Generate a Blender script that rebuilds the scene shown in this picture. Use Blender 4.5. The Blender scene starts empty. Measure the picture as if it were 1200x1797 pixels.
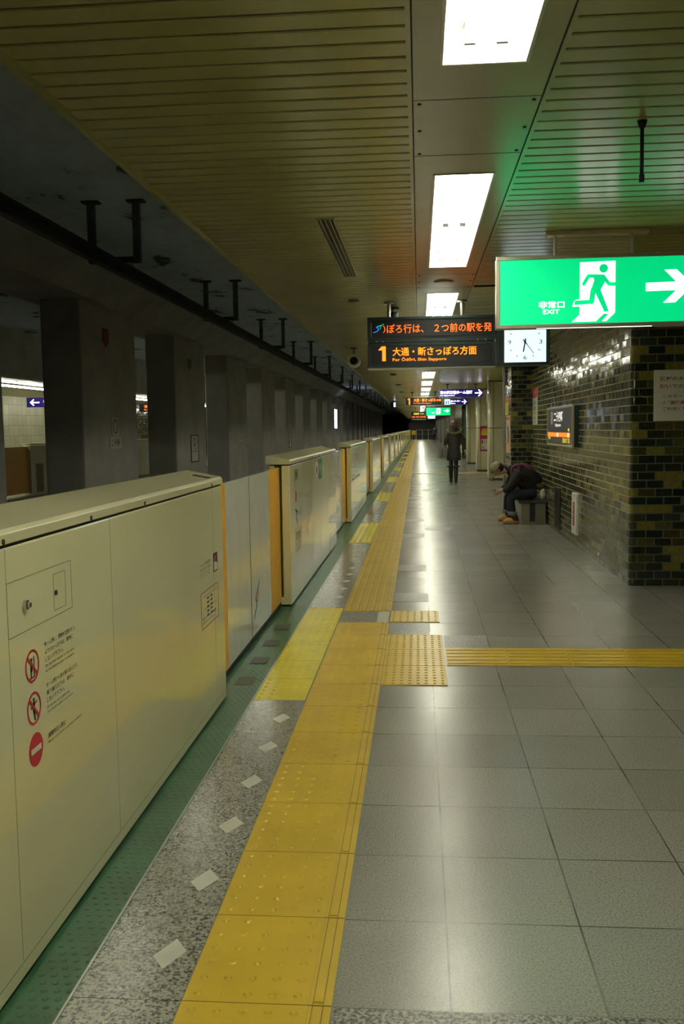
import bpy, math, random
from mathutils import Vector, Matrix
random.seed(7)
PI = math.pi
S = bpy.context.scene
col = S.collection
# ------------------------------------------------------------------ camera, world, exposure
FPX, YAW, PITCH, ROLL, EYE = 1646.05, -0.0827520, -0.0879009, -0.0147182, 1.5
cy_, sy_, cp_, sp_, cr_, sr_ = math.cos(YAW), math.sin(YAW), math.cos(PITCH), math.sin(PITCH), math.cos(ROLL), math.sin(ROLL)
fw = Vector((sy_*cp_, cy_*cp_, sp_)); rt = Vector((cy_, -sy_, 0)); up = rt.cross(fw)
R_ = cr_*rt + sr_*up; U_ = -sr_*rt + cr_*up
cd = bpy.data.cameras.new('camera'); cd.sensor_fit = 'VERTICAL'; cd.sensor_height = 24.0
cd.lens = FPX/1797*24.0; cd.clip_start = .05; cd.clip_end = 400
cam = bpy.data.objects.new('camera', cd); col.objects.link(cam)
cam.matrix_world = Matrix(((R_.x, U_.x, -fw.x, 0), (R_.y, U_.y, -fw.y, 0), (R_.z, U_.z, -fw.z, EYE), (0, 0, 0, 1)))
S.camera = cam
w = bpy.data.worlds.new('world'); S.world = w; w.use_nodes = True
w.node_tree.nodes['Background'].inputs[0].default_value = (.25, .3, .35, 1)
w.node_tree.nodes['Background'].inputs[1].default_value = .004
S.view_settings.view_transform = 'Standard'; S.view_settings.look = 'None'
S.view_settings.gamma = 1; S.view_settings.use_curve_mapping = False
S.view_settings.exposure = 0.0
TUBE = 42.0            # brightness of the fluorescent tubes
TUBE_COL = (1, .99, .79)

# ------------------------------------------------------------------ materials
def nt_new(name):
    m = bpy.data.materials.new(name); m.use_nodes = True
    nt = m.node_tree; b = nt.nodes['Principled BSDF']
    return m, nt, b
def ramp(nt, stops, interp='LINEAR'):
    r = nt.nodes.new('ShaderNodeValToRGB'); cr = r.color_ramp; cr.interpolation = interp
    while len(cr.elements) < len(stops): cr.elements.new(.5)
    for e, (p, c) in zip(cr.elements, stops):
        e.position = p; e.color = (*c, 1) if len(c) == 3 else c
    return r
def noise(nt, vec, scale, detail=3, rough=.5):
    n = nt.nodes.new('ShaderNodeTexNoise'); n.inputs['Scale'].default_value = scale
    n.inputs['Detail'].default_value = detail; n.inputs['Roughness'].default_value = rough
    nt.links.new(vec, n.inputs['Vector']); return n
def coord(nt):
    return nt.nodes.new('ShaderNodeTexCoord').outputs['Object']
def bumpn(nt, b, h, strength, dist=.01):
    bp = nt.nodes.new('ShaderNodeBump'); bp.inputs['Strength'].default_value = strength
    bp.inputs['Distance'].default_value = dist
    nt.links.new(h, bp.inputs['Height']); nt.links.new(bp.outputs[0], b.inputs['Normal']); return bp
def pm(name, c, rough=.5, metal=0., ns=6., na=.10, bump=0., bs=None, em=0., emc=None, coat=0., spec=.5, alpha=1., trans=0.):
    m, nt, b = nt_new(name); co = coord(nt)
    n = noise(nt, co, ns, 4)
    lo = tuple(max(0, v*(1-na)) for v in c); hi = tuple(min(1, v*(1+na)) for v in c)
    r = ramp(nt, [(.3, lo), (.7, hi)]); nt.links.new(n.outputs[0], r.inputs[0])
    nt.links.new(r.outputs[0], b.inputs['Base Color'])
    b.inputs['Roughness'].default_value = rough; b.inputs['Metallic'].default_value = metal
    b.inputs['Coat Weight'].default_value = coat; b.inputs['Specular IOR Level'].default_value = spec
    b.inputs['Transmission Weight'].default_value = trans; b.inputs['Alpha'].default_value = alpha
    if bump:
        n2 = noise(nt, co, bs or ns*6, 3); bumpn(nt, b, n2.outputs[0], bump, .004)
    if em:
        b.inputs['Emission Color'].default_value = (*(emc or c), 1); b.inputs['Emission Strength'].default_value = em
    return m
def granite(name, dark, mid, light, scale, p0=.36, p1=.5, p2=.64, rough=.25, blot=.18):
    m, nt, b = nt_new(name); co = coord(nt)
    v = noise(nt, co, scale, 2.5, .6)
    r = ramp(nt, [(p0, dark), (p1, mid), (p2, light)]); nt.links.new(v.outputs[0], r.inputs[0])
    g = noise(nt, co, 1.7, 4, .6)
    r2 = ramp(nt, [(.3, (1-blot,)*3), (.7, (1, 1, 1))]); nt.links.new(g.outputs[0], r2.inputs[0])
    mx = nt.nodes.new('ShaderNodeMix'); mx.data_type = 'RGBA'; mx.blend_type = 'MULTIPLY'; mx.inputs[0].default_value = 1
    nt.links.new(r.outputs[0], mx.inputs[6]); nt.links.new(r2.outputs[0], mx.inputs[7])
    nt.links.new(mx.outputs[2], b.inputs['Base Color'])
    rr = ramp(nt, [(.3, (rough-.01,)*3), (.7, (rough+.022,)*3)]); nt.links.new(g.outputs[0], rr.inputs[0])
    nt.links.new(rr.outputs[0], b.inputs['Roughness'])
    g2 = noise(nt, co, 9, 3); bumpn(nt, b, g2.outputs[0], .06, .006)
    return m, nt, b, mx, co
def brickmat(name, stops, mortar, bw=.158, bh=.077, ms=.0055, rough=.1, bump=.5, wavy=3.2, offx=0., offz=0., coat=.6, frac=.5, tilt=.05):
    m, nt, b = nt_new(name); co = coord(nt)
    sep = nt.nodes.new('ShaderNodeSeparateXYZ'); nt.links.new(co, sep.inputs[0])
    a = nt.nodes.new('ShaderNodeMath'); a.operation = 'ADD'; nt.links.new(sep.outputs[0], a.inputs[0]); nt.links.new(sep.outputs[1], a.inputs[1])
    a2 = nt.nodes.new('ShaderNodeMath'); a2.operation = 'ADD'; a2.inputs[1].default_value = offx; nt.links.new(a.outputs[0], a2.inputs[0])
    a3 = nt.nodes.new('ShaderNodeMath'); a3.operation = 'ADD'; a3.inputs[1].default_value = offz; nt.links.new(sep.outputs[2], a3.inputs[0])
    cb = nt.nodes.new('ShaderNodeCombineXYZ'); nt.links.new(a2.outputs[0], cb.inputs[0]); nt.links.new(a3.outputs[0], cb.inputs[1])
    br = nt.nodes.new('ShaderNodeTexBrick'); nt.links.new(cb.outputs[0], br.inputs['Vector'])
    br.offset = frac; br.inputs['Scale'].default_value = 1
    br.inputs['Color1'].default_value = (0, 0, 0, 1); br.inputs['Color2'].default_value = (1, 1, 1, 1); br.inputs['Mortar'].default_value = (0, 0, 0, 1)
    br.inputs['Mortar Size'].default_value = ms; br.inputs['Mortar Smooth'].default_value = .15
    br.inputs['Brick Width'].default_value = bw; br.inputs['Row Height'].default_value = bh; br.inputs['Bias'].default_value = 0
    r = ramp(nt, stops, 'CONSTANT'); nt.links.new(br.outputs['Color'], r.inputs[0])
    n1 = noise(nt, co, 25, 4); rv = ramp(nt, [(.3, (.72,)*3), (.7, (1.2,)*3)]); nt.links.new(n1.outputs[0], rv.inputs[0])
    mx = nt.nodes.new('ShaderNodeMix'); mx.data_type = 'RGBA'; mx.blend_type = 'MULTIPLY'; mx.inputs[0].default_value = 1
    nt.links.new(r.outputs[0], mx.inputs[6]); nt.links.new(rv.outputs[0], mx.inputs[7])
    mm = nt.nodes.new('ShaderNodeMix'); mm.data_type = 'RGBA'; nt.links.new(br.outputs['Fac'], mm.inputs[0])
    nt.links.new(mx.outputs[2], mm.inputs[6]); mm.inputs[7].default_value = (*mortar, 1)
    nt.links.new(mm.outputs[2], b.inputs['Base Color'])
    ro = ramp(nt, [(0, (rough,)*3), (1, (.7,)*3)]); nt.links.new(br.outputs['Fac'], ro.inputs[0]); nt.links.new(ro.outputs[0], b.inputs['Roughness'])
    n2 = noise(nt, co, wavy*7, 3, .55)
    # per-brick height shift breaks the highlight up brick by brick
    k = nt.nodes.new('ShaderNodeMath'); k.operation = 'MULTIPLY'; k.inputs[1].default_value = -1.0; nt.links.new(br.outputs['Fac'], k.inputs[0])
    k2 = nt.nodes.new('ShaderNodeMath'); k2.operation = 'MULTIPLY_ADD'; k2.inputs[1].default_value = .28
    nt.links.new(n2.outputs[0], k2.inputs[0]); nt.links.new(k.outputs[0], k2.inputs[2])
    bp = bumpn(nt, b, k2.outputs[0], bump, .006)
    ge = nt.nodes.new('ShaderNodeNewGeometry'); wn = nt.nodes.new('ShaderNodeTexWhiteNoise'); wn.noise_dimensions = '1D'
    nt.links.new(br.outputs['Color'], wn.inputs['W'])
    v1 = nt.nodes.new('ShaderNodeVectorMath'); v1.operation = 'SUBTRACT'; v1.inputs[1].default_value = (.5, .5, .5); nt.links.new(wn.outputs['Color'], v1.inputs[0])
    v2 = nt.nodes.new('ShaderNodeVectorMath'); v2.operation = 'SCALE'; v2.inputs['Scale'].default_value = tilt; nt.links.new(v1.outputs[0], v2.inputs[0])
    v3 = nt.nodes.new('ShaderNodeVectorMath'); v3.operation = 'ADD'; nt.links.new(v2.outputs[0], v3.inputs[0]); nt.links.new(ge.outputs['Normal'], v3.inputs[1])
    v4 = nt.nodes.new('ShaderNodeVectorMath'); v4.operation = 'NORMALIZE'; nt.links.new(v3.outputs[0], v4.inputs[0]); nt.links.new(v4.outputs[0], bp.inputs['Normal'])
    b.inputs['Specular IOR Level'].default_value = .6
    return m

M = {}
M['tube'] = pm('tube_light', (1, 1, .95), .4, em=TUBE, emc=TUBE_COL, na=0)
M['reflector'] = pm('white_reflector', (.85, .85, .82), .35, na=.02)
M['ceil_metal'] = pm('cream_ceiling_metal', (.40, .375, .19), .26, ns=2, na=.08, spec=.6)
M['slat'] = pm('cream_slat', (.40, .385, .145), .25, ns=1.5, na=.10, spec=.6)
M['cavity'] = pm('ceiling_cavity', (.012, .012, .008), .9)
M['barrier'] = pm('cream_enamel', (.70, .675, .41), .07, ns=1.2, na=.04, coat=.2)
M['holder'] = pm('grey_lamp_holder', (.07, .07, .075), .5)
M['barrier_cap'] = pm('cream_enamel_cap', (.60, .56, .34), .28, ns=3, na=.05, coat=.2)
M['seam'] = pm('panel_seam', (.20, .19, .11), .6)
M['white_panel'] = pm('pale_grey_panel', (.62, .64, .57), .08, na=.04, coat=.3)
M['orange'] = pm('orange_band', (.80, .40, .012), .3, na=.05)
M['black'] = pm('black_rubber', (.012, .012, .012), .6)
M['darkmetal'] = pm('dark_grey_green_metal', (.016, .034, .029), .38, na=.15)
M['screen'] = pm('black_screen', (.008, .008, .010), .35)
M['steel'] = pm('brushed_steel', (.45, .45, .42), .3, metal=.9)
M['chrome'] = pm('chrome', (.6, .6, .58), .15, metal=1)
M['white'] = pm('white_plastic', (.75, .75, .68), .35)
M['offwhite'] = pm('off_white_board', (.62, .63, .52), .4, na=.03)
M['red'] = pm('red_print', (.45, .012, .03), .4)
M['darkred'] = pm('dark_red_print', (.28, .01, .05), .4)
M['ink'] = pm('black_print', (.02, .02, .02), .5)
M['greenprint'] = pm('green_print', (.02, .22, .10), .4)
M['blueprint'] = pm('blue_print', (.02, .12, .35), .4)
M['greyprint'] = pm('grey_print', (.16, .15, .13), .5)
M['magenta'] = pm('magenta_print', (.42, .015, .13), .4)
M['yellowprint'] = pm('yellow_print', (.65, .5, .02), .4)
M['cream_print'] = pm('cream_print', (.7, .45, .25), .5)
M['aluminium'] = pm('satin_aluminium', (.50, .48, .38), .35, metal=.6)
M['exit_green'] = pm('exit_green_face', (.0, .55, .2), .3, em=.80, emc=(.0, .80, .26), na=.02)
M['exit_white'] = pm('exit_white_face', (.9, .9, .85), .3, em=1.5, emc=(1, 1, .93))
M['exit_glow'] = pm('exit_lower_glow', (.9, .9, .8), .3, em=2.5, emc=(1, 1, .85))
M['led_orange'] = pm('led_orange', (1, .2, .02), .5, em=2.0, emc=(1, .10, .008))
M['led_amber'] = pm('lit_amber', (1, .4, .02), .5, em=2.2, emc=(1, .19, .006))
M['led_yellow'] = pm('lit_yellow', (1, .8, .05), .5, em=1.6, emc=(1, .8, .02))
M['led_blue'] = pm('lit_blue', (.05, .3, 1), .5, em=.8, emc=(.03, .25, .9))
M['led_green'] = pm('lit_green', (.05, .8, .3), .5, em=.5, emc=(.03, .7, .25))
M['sign_blue'] = pm('lit_navy_face', (.02, .01, .15), .35, em=.16, emc=(.07, .03, .50))
M['sign_white'] = pm('lit_white', (1, 1, 1), .4, em=4.0, emc=(.85, .85, 1))
M['clock_face'] = pm('lit_clock_face', (.85, .93, .95), .3, em=1.15, emc=(.68, .93, 1))
M['clock_ink'] = pm('clock_ink', (.02, .02, .09), .5)
M['panel_light'] = pm('cool_lit_panel', (.8, .85, 1), .4, em=3.5, emc=(.7, .78, 1))
M['rail_light'] = pm('cool_tube', (.8, .85, 1), .4, em=6., emc=(.9, .88, 1))
M['concrete'] = pm('painted_concrete', (.50, .485, .435), .75, ns=1.5, na=.16, bump=.3, bs=60)
M['trackbed'] = pm('track_bed', (.11, .11, .11), .8, ns=3, na=.3, bump=.3)
M['ironwork'] = pm('dark_ironwork', (.025, .027, .028), .6, ns=8, na=.3)
M['hanger'] = pm('grey_hanger_steel', (.10, .12, .12), .5, ns=10, na=.3)
M['creamtile'] = brickmat('cream_wall_tile', [(0, (.50, .50, .34)), (.5, (.55, .55, .38)), (.8, (.47, .47, .32))], (.20, .19, .12), bw=.36, bh=.36, ms=.006, rough=.32, bump=.08, frac=0., coat=0)
M['pillar_cream'] = pm('cream_pillar_panel', (.62, .60, .40), .25, na=.04, coat=.2)
M['darkwall'] = pm('dark_end_wall', (.035, .035, .03), .6)
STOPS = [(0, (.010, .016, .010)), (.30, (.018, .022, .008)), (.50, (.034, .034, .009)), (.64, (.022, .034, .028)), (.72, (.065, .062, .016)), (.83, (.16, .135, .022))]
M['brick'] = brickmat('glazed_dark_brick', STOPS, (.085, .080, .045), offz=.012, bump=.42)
M['brick_side_sheen'] = brickmat('glazed_dark_brick_side_sheen', [(0, (.032, .036, .014)), (.30, (.055, .058, .020)), (.52, (.080, .080, .026)), (.68, (.038, .055, .045)), (.76, (.11, .105, .032)), (.87, (.26, .235, .06))], (.19, .18, .115), offz=.012, bump=.42, tilt=.035)  # same brick in paler tones; light reflected off the gates is painted in
M['rubber'] = pm('green_rubber', (.030, .095, .040), .38, ns=5, na=.25)
M['tactile'] = pm('yellow_tactile', (.62, .42, .035), .33, ns=3, na=.12, bump=.15, bs=30)
M['tactile_bright'] = pm('lemon_tactile', (.74, .62, .04), .30, ns=3, na=.12, bump=.15, bs=30)
M['tactile_joint'] = pm('dirty_joint', (.16, .11, .02), .7)
M['tactile_bar'] = pm('yellow_bar', (.68, .48, .05), .28, ns=3, na=.1)
M['lemon_bar'] = pm('lemon_bar', (.85, .75, .10), .25, ns=3, na=.1)
M['granite'], *_ = granite('speckled_granite', (.030, .032, .042), (.23, .23, .185), (.40, .40, .335), 115, .40, .46, .60, rough=.20)
M['granite_rough'], *_ = granite('speckled_granite_worn', (.05, .052, .055), (.20, .20, .17), (.38, .38, .32), 95, .42, .49, .57, rough=.34)
M['whitestone'] = pm('white_stone', (.60, .60, .53), .3)
M['patch'] = pm('worn_patch', (.075, .07, .055), .6)
# floor: pale granite tiles with thin uneven joints
def floormat():
    m, nt, b, mx, co = granite('platform_tile', (.16, .16, .14), (.29, .29, .245), (.38, .38, .322), 150, .33, .47, .68, rough=.245, blot=.08)
    mp = nt.nodes.new('ShaderNodeMapping'); nt.links.new(co, mp.inputs[0])
    mp.inputs['Location'].default_value = (-.0718+4.0, -2.308+.4416*40, 0)
    br = nt.nodes.new('ShaderNodeTexBrick'); nt.links.new(mp.outputs[0], br.inputs['Vector']); br.offset = 0
    br.inputs['Scale'].default_value = 1; br.inputs['Brick Width'].default_value = .4; br.inputs['Row Height'].default_value = .4416
    br.inputs['Mortar Size'].default_value = .0032; br.inputs['Mortar Smooth'].default_value = .3
    br.inputs['Color1'].default_value = (.84, .84, .84, 1); br.inputs['Color2'].default_value = (1.0, 1.0, 1.0, 1)
    n = noise(nt, co, 2.3, 5); rj = ramp(nt, [(.40, (.05, .05, .045)), (.60, (.20, .19, .15))]); nt.links.new(n.outputs[0], rj.inputs[0])
    m1 = nt.nodes.new('ShaderNodeMix'); m1.data_type = 'RGBA'; m1.blend_type = 'MULTIPLY'; m1.inputs[0].default_value = 1
    nt.links.new(mx.outputs[2], m1.inputs[6]); nt.links.new(br.outputs['Color'], m1.inputs[7])
    m2 = nt.nodes.new('ShaderNodeMix'); m2.data_type = 'RGBA'; nt.links.new(br.outputs['Fac'], m2.inputs[0])
    nt.links.new(m1.outputs[2], m2.inputs[6]); nt.links.new(rj.outputs[0], m2.inputs[7])
    nt.links.new(m2.outputs[2], b.inputs['Base Color'])
    return m
M['floor'] = floormat()
def trackceil():
    m, nt, b = nt_new('stained_track_ceiling'); co = coord(nt)
    mp = nt.nodes.new('ShaderNodeMapping'); mp.inputs['Scale'].default_value = (1.0, .55, 1); nt.links.new(co, mp.inputs[0])
    n = noise(nt, mp.outputs[0], 1.3, 8, .68); r = ramp(nt, [(.375, (.08, .08, .085)), (.41, (.60, .72, .80)), (.55, (.74, .88, .96)), (.7, (.60, .72, .80))])
    nt.links.new(n.outputs[0], r.inputs[0]); nt.links.new(r.outputs[0], b.inputs['Base Color'])
    b.inputs['Roughness'].default_value = .75
    return m
M['trackceil'] = trackceil()

# ------------------------------------------------------------------ mesh helpers
class Fr:      # a flat frame: origin, right, up, outward normal
    def __init__(s, o, u, v):
        s.o = Vector(o); s.u = Vector(u); s.v = Vector(v); s.n = s.u.cross(s.v)
    def p(s, x, y, d=0): return s.o + s.u*x + s.v*y + s.n*d
def frY(Y): return Fr((0, Y, 0), (1, 0, 0), (0, 0, 1))                 # faces the camera side (-Y); coords X, Z
def frR(X): return Fr((X, 0, 0), (0, 1, 0), (0, 0, 1))                 # faces +X; coords Y, Z
def frL(X): return Fr((X, 0, 0), (0, -1, 0), (0, 0, 1))                # faces -X; coords -Y, Z
class MB:
    def __init__(s): s.v = []; s.f = []; s.sm = False
    def add(s, vs, fs):
        k = len(s.v); s.v += [tuple(v) for v in vs]; s.f += [tuple(i+k for i in f) for f in fs]; return s
    def box(s, x0, x1, y0, y1, z0, z1):
        return s.add([(x, y, z) for z in (z0, z1) for y in (y0, y1) for x in (x0, x1)],
                     [(0, 2, 3, 1), (4, 5, 7, 6), (0, 1, 5, 4), (2, 6, 7, 3), (0, 4, 6, 2), (1, 3, 7, 5)])
    def prism(s, F, pts, d0, d1):
        n = len(pts)
        area = sum(pts[i][0]*pts[(i+1) % n][1]-pts[(i+1) % n][0]*pts[i][1] for i in range(n))
        if area < 0: pts = pts[::-1]
        vs = [F.p(x, y, d0) for x, y in pts]+[F.p(x, y, d1) for x, y in pts]
        fs = [tuple(range(n))[::-1], tuple(range(n, 2*n))]+[(i, (i+1) % n, n+(i+1) % n, n+i) for i in range(n)]
        return s.add(vs, fs)
    def rect(s, F, x0, x1, y0, y1, d0, d1): return s.prism(F, [(x0, y0), (x1, y0), (x1, y1), (x0, y1)], d0, d1)
    def disc(s, F, x, y, r, d0, d1, n=24, ry=None):
        return s.prism(F, [(x+r*math.cos(2*PI*i/n), y+(ry or r)*math.sin(2*PI*i/n)) for i in range(n)], d0, d1)
    def ring(s, F, x, y, r0, r1, d0, d1, n=32, k=1.):
        vs = []
        for i in range(n):
            c, q = math.cos(2*PI*i/n), math.sin(2*PI*i/n)
            for r, d in ((r0, d0), (r1, d0), (r1, d1), (r0, d1)): vs.append(F.p(x+r*c, y+r*q*k, d))
        fs = []
        for i in range(n):
            a, b = 4*i, 4*((i+1) % n)
            for j in range(4): fs.append((a+j, a+(j+1) % 4, b+(j+1) % 4, b+j)[::-1])
        return s.add(vs, fs)
    def stroke(s, F, pts, wd, d0, d1, caps=True):
        for (x0, y0), (x1, y1) in zip(pts, pts[1:]):
            l = math.hypot(x1-x0, y1-y0) or 1e-6; nx, ny = -(y1-y0)/l*wd/2, (x1-x0)/l*wd/2
            s.prism(F, [(x0+nx, y0+ny), (x0-nx, y0-ny), (x1-nx, y1-ny), (x1+nx, y1+ny)], d0, d1)
        if caps:
            for x, y in pts: s.disc(F, x, y, wd/2, d0, d1, 12)
        return s
    def frame(s, F, x0, x1, y0, y1, t, d0, d1):
        s.rect(F, x0, x1, y0, y0+t, d0, d1); s.rect(F, x0, x1, y1-t, y1, d0, d1)
        s.rect(F, x0, x0+t, y0+t, y1-t, d0, d1); s.rect(F, x1-t, x1, y0+t, y1-t, d0, d1); return s
    def tube(s, pts, r, n=8, r1=None):
        P = [Vector(p) for p in pts]; k = len(P); vs = []; fs = []
        for i, p in enumerate(P):
            t = (P[min(i+1, k-1)]-P[max(i-1, 0)]).normalized()
            a = t.orthogonal().normalized() if i == 0 else (a-t*a.dot(t)).normalized()
            b = t.cross(a); rr = r if r1 is None else r+(r1-r)*i/(k-1)
            vs += [p+a*rr*math.cos(2*PI*j/n)+b*rr*math.sin(2*PI*j/n) for j in range(n)]
        for i in range(k-1):
            for j in range(n):
                fs.append((i*n+j, i*n+(j+1) % n, (i+1)*n+(j+1) % n, (i+1)*n+j))
        fs += [tuple(range(n))[::-1], tuple(range((k-1)*n, k*n))]
        return s.add(vs, fs)
    def dome(s, x, y, z, r, h, n=8):
        vs = [(x+r*math.cos(2*PI*i/n), y+r*math.sin(2*PI*i/n), z) for i in range(n)]
        vs += [(x+.62*r*math.cos(2*PI*i/n), y+.62*r*math.sin(2*PI*i/n), z+h) for i in range(n)]
        return s.add(vs, [(i, (i+1) % n, n+(i+1) % n, n+i) for i in range(n)]+[tuple(range(n, 2*n))])
    def text(s, F, body, x0, x1, y0, y1, d=.001, bold=.012, th=.0008):
        c = bpy.data.curves.new('t', 'FONT'); c.body = body; c.offset = bold*.42; c.resolution_u = 2; c.extrude = 0
        o = bpy.data.objects.new('t', c); col.objects.link(o)
        dg = bpy.context.evaluated_depsgraph_get(); me = bpy.data.meshes.new_from_object(o.evaluated_get(dg))
        xs = [v.co.x for v in me.vertices]; ys = [v.co.y for v in me.vertices]
        if xs:
            ax, bx, ay, by = min(xs), max(xs), min(ys), max(ys)
            vs = [F.p(x0+(v.co.x-ax)/(bx-ax)*(x1-x0), y0+(v.co.y-ay)/max(1e-6, by-ay)*(y1-y0), d+th) for v in me.vertices]
            s.add(vs, [tuple(p.vertices) for p in me.polygons])
        bpy.data.objects.remove(o); bpy.data.curves.remove(c); bpy.data.meshes.remove(me)
        return s
    def mesh(s, name, off=(0, 0, 0)):
        me = bpy.data.meshes.new(name); ox, oy, oz = off
        me.from_pydata([(x-ox, y-oy, z-oz) for x, y, z in s.v], [], s.f); me.update(); return me
LOC = {}
def put(name, me, mat, parent=None, bev=0., smooth=False):
    o = bpy.data.objects.new(name, me); col.objects.link(o)
    if mat is not None: me.materials.clear(); me.materials.append(M[mat] if isinstance(mat, str) else mat)
    if parent is not None: o.parent = parent
    if smooth:
        for p in me.polygons: p.use_smooth = True
    if bev:
        b = o.modifiers.new('edge', 'BEVEL'); b.width = bev; b.segments = 2; b.limit_method = 'ANGLE'; b.angle_limit = .7
    return o
def part(name, mb, mat, parent, bev=0., smooth=False, label=None):
    r = parent
    while r.parent: r = r.parent
    o = put(name, mb.mesh(name, LOC[r.name]), mat, parent, bev, smooth)
    if label: o['label'] = label
    return o
def thing(name, label, cat, loc, group=None):
    o = bpy.data.objects.new(name, None); col.objects.link(o); o.empty_display_size = .1
    o.location = loc; o['label'] = label; o['category'] = cat
    if group: o['group'] = group
    LOC[o.name] = tuple(loc); return o
def single(name, mb, mat, label, cat, loc, group=None, bev=0., smooth=False):
    o = put(name, mb.mesh(name, loc), mat, None, bev, smooth); o.location = loc
    o['label'] = label; o['category'] = cat; LOC[o.name] = tuple(loc)
    if group: o['group'] = group
    return o
def struct(name, mb, mat, bev=0.):
    o = put(name, mb.mesh(name), mat, None, bev); o['kind'] = 'structure'; return o
def dup(root, loc, label=None, group=None):
    def cp(o, par):
        c = o.copy(); col.objects.link(c); c.parent = par
        for ch in list(o.children): cp(ch, c)
        return c
    r = cp(root, None); r.location = loc; LOC[r.name] = tuple(loc)
    if label: r['label'] = label
    if group: r['group'] = group
    return r
ORD = ['first', 'second', 'third', 'fourth', 'fifth', 'sixth', 'seventh', 'eighth', 'ninth', 'tenth', 'eleventh', 'twelfth', 'thirteenth', 'fourteenth', 'fifteenth',
       'sixteenth', 'seventeenth', 'eighteenth', 'nineteenth', 'twentieth', 'twenty-first', 'twenty-second', 'twenty-third', 'twenty-fourth', 'twenty-fifth', 'twenty-sixth',
       'twenty-seventh', 'twenty-eighth', 'twenty-ninth', 'thirtieth', 'thirty-first', 'thirty-second', 'thirty-third']
YE = 130.0   # far end of the platform
ZC = 2.8     # false ceiling
# ------------------------------------------------------------------ floor, track bed, walls
mb = MB(); mb.box(-1.40, 7.0, -9, YE, -.35, 0); struct('floor', mb, 'floor')
mb = MB(); mb.box(-1.42, -1.40, -9, YE, -1.25, -.03); mb.box(-9.32, -9.3, -9, 60, -1.25, -.03); struct('trim_1', mb, 'concrete')
mb = MB(); mb.box(-9.32, -1.42, -9, YE+20, -1.35, -1.2); struct('floor_track', mb, 'trackbed')
mb = MB(); mb.box(-14, -9.32, -9, 60, -.35, 0); struct('floor_opposite', mb, 'floor')
# green rubber edge strip, granite band and gaps
mb = MB(); mb.box(-1.36, -.935, -9, YE-1, 0, .003)
for i in range(0, 240):
    y = 1.9+i*.036
    if y > 7.9: break
    for j in range(4): mb.dome(-1.055+.036*j+.018*(i % 2), y, .003, .010, .0012, 6)
struct('trim_2', mb, 'rubber')
mb = MB(); T = .4416; Y0 = 2.308-.4416*2
n = 0
y = Y0
while y < 126:
    mb.box(-.932, -.638, y+.0015, y+T-.0015, 0, .004); y += T
struct('trim_3', mb, 'granite')
mb = MB(); mb.box(-.932, -.236, Y0-.01, 126, 0, .0016); struct('trim_4', mb, 'seam')
mb = MB(); mb.box(-.940, -.933, -9, YE-1, 0, .006); struct('trim_5', mb, 'steel')
mb = MB()
for (x0, x1, y0, y1) in [(-.236, .072, 6.735, 7.17), (.165, .472, 6.335, 6.735), (-.236, .072, 8.06, 8.50), (-.236, .072, 9.82, 10.26), (-.236, .072, 12.9, 13.35), (.072, .47, 13.8, 14.2), (-.236, .072, 15.1, 15.55),
                          (-.236, 1.27, 1.87, 2.306), (-.236, .072, 19.97, 20.4), (.072, .472, 22.6, 23.06), (-.236, .072, 24.4, 24.8)]:
    mb.box(x0+.002, x1-.002, y0, y1, 0, .0015)
for (x0, x1, y0, y1) in [(-.632, -.345, 7.178, 7.61)]: mb.box(x0, x1, y0, y1, 0, .004)
struct('trim_6', mb, 'granite_rough')
mb = MB(); mb.box(-.340, -.250, 7.178, 7.61, 0, .004); struct('trim_7', mb, 'whitestone')
# white stone diamonds set in the granite band: one per tile where there is no door
DOORS = [6.42+7.1*k for k in range(18)]
def in_door(y): return any(abs(y-d) < 1.36 for d in DOORS)
mb = MB(); F = Fr((0, 0, 0), (1, 0, 0), (0, 1, 0))
y = Y0+T*.5
k = 0
while y < 45:
    if not in_door(y): mb.prism(F, [(-.770, y-.015), (-.726, y-.078), (-.680, y+.014), (-.724, y+.078)], .004, .0046)
    y += T; k += 1
struct('trim_8', mb, 'whitestone')

# tactile paving -------------------------------------------------
def dots(mb, x0, x1, y0, y1, px, py, z, r=.0125, h=.0045, n=8):
    nx = max(1, round((x1-x0)/px)); ny = max(1, round((y1-y0)/py))
    for i in range(nx):
        for j in range(ny): mb.dome(x0+(i+.5)*(x1-x0)/nx, y0+(j+.5)*(y1-y0)/ny, z, r, h, n)
def bars(mb, x0, x1, y0, y1, nb, z, along='y', seg=.4416, frac=.5):
    if along == 'y':
        ny = max(1, round((y1-y0)/seg)); pw = (x1-x0)/nb
        for i in range(nb):
            for j in range(ny):
                a, b = y0+j*(y1-y0)/ny, y0+(j+1)*(y1-y0)/ny
                mb.box(x0+(i+.5-frac/2)*pw, x0+(i+.5+frac/2)*pw, a+.008, b-.008, z, z+.0045)
    else:
        nx = max(1, round((x1-x0)/seg)); pw = (y1-y0)/nb
        for i in range(nb):
            for j in range(nx):
                a, b = x0+j*(x1-x0)/nx, x0+(j+1)*(x1-x0)/nx
                mb.box(a+.008, b-.008, y0+(i+.5-frac/2)*pw, y0+(i+.5+frac/2)*pw, z, z+.0045)
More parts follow.
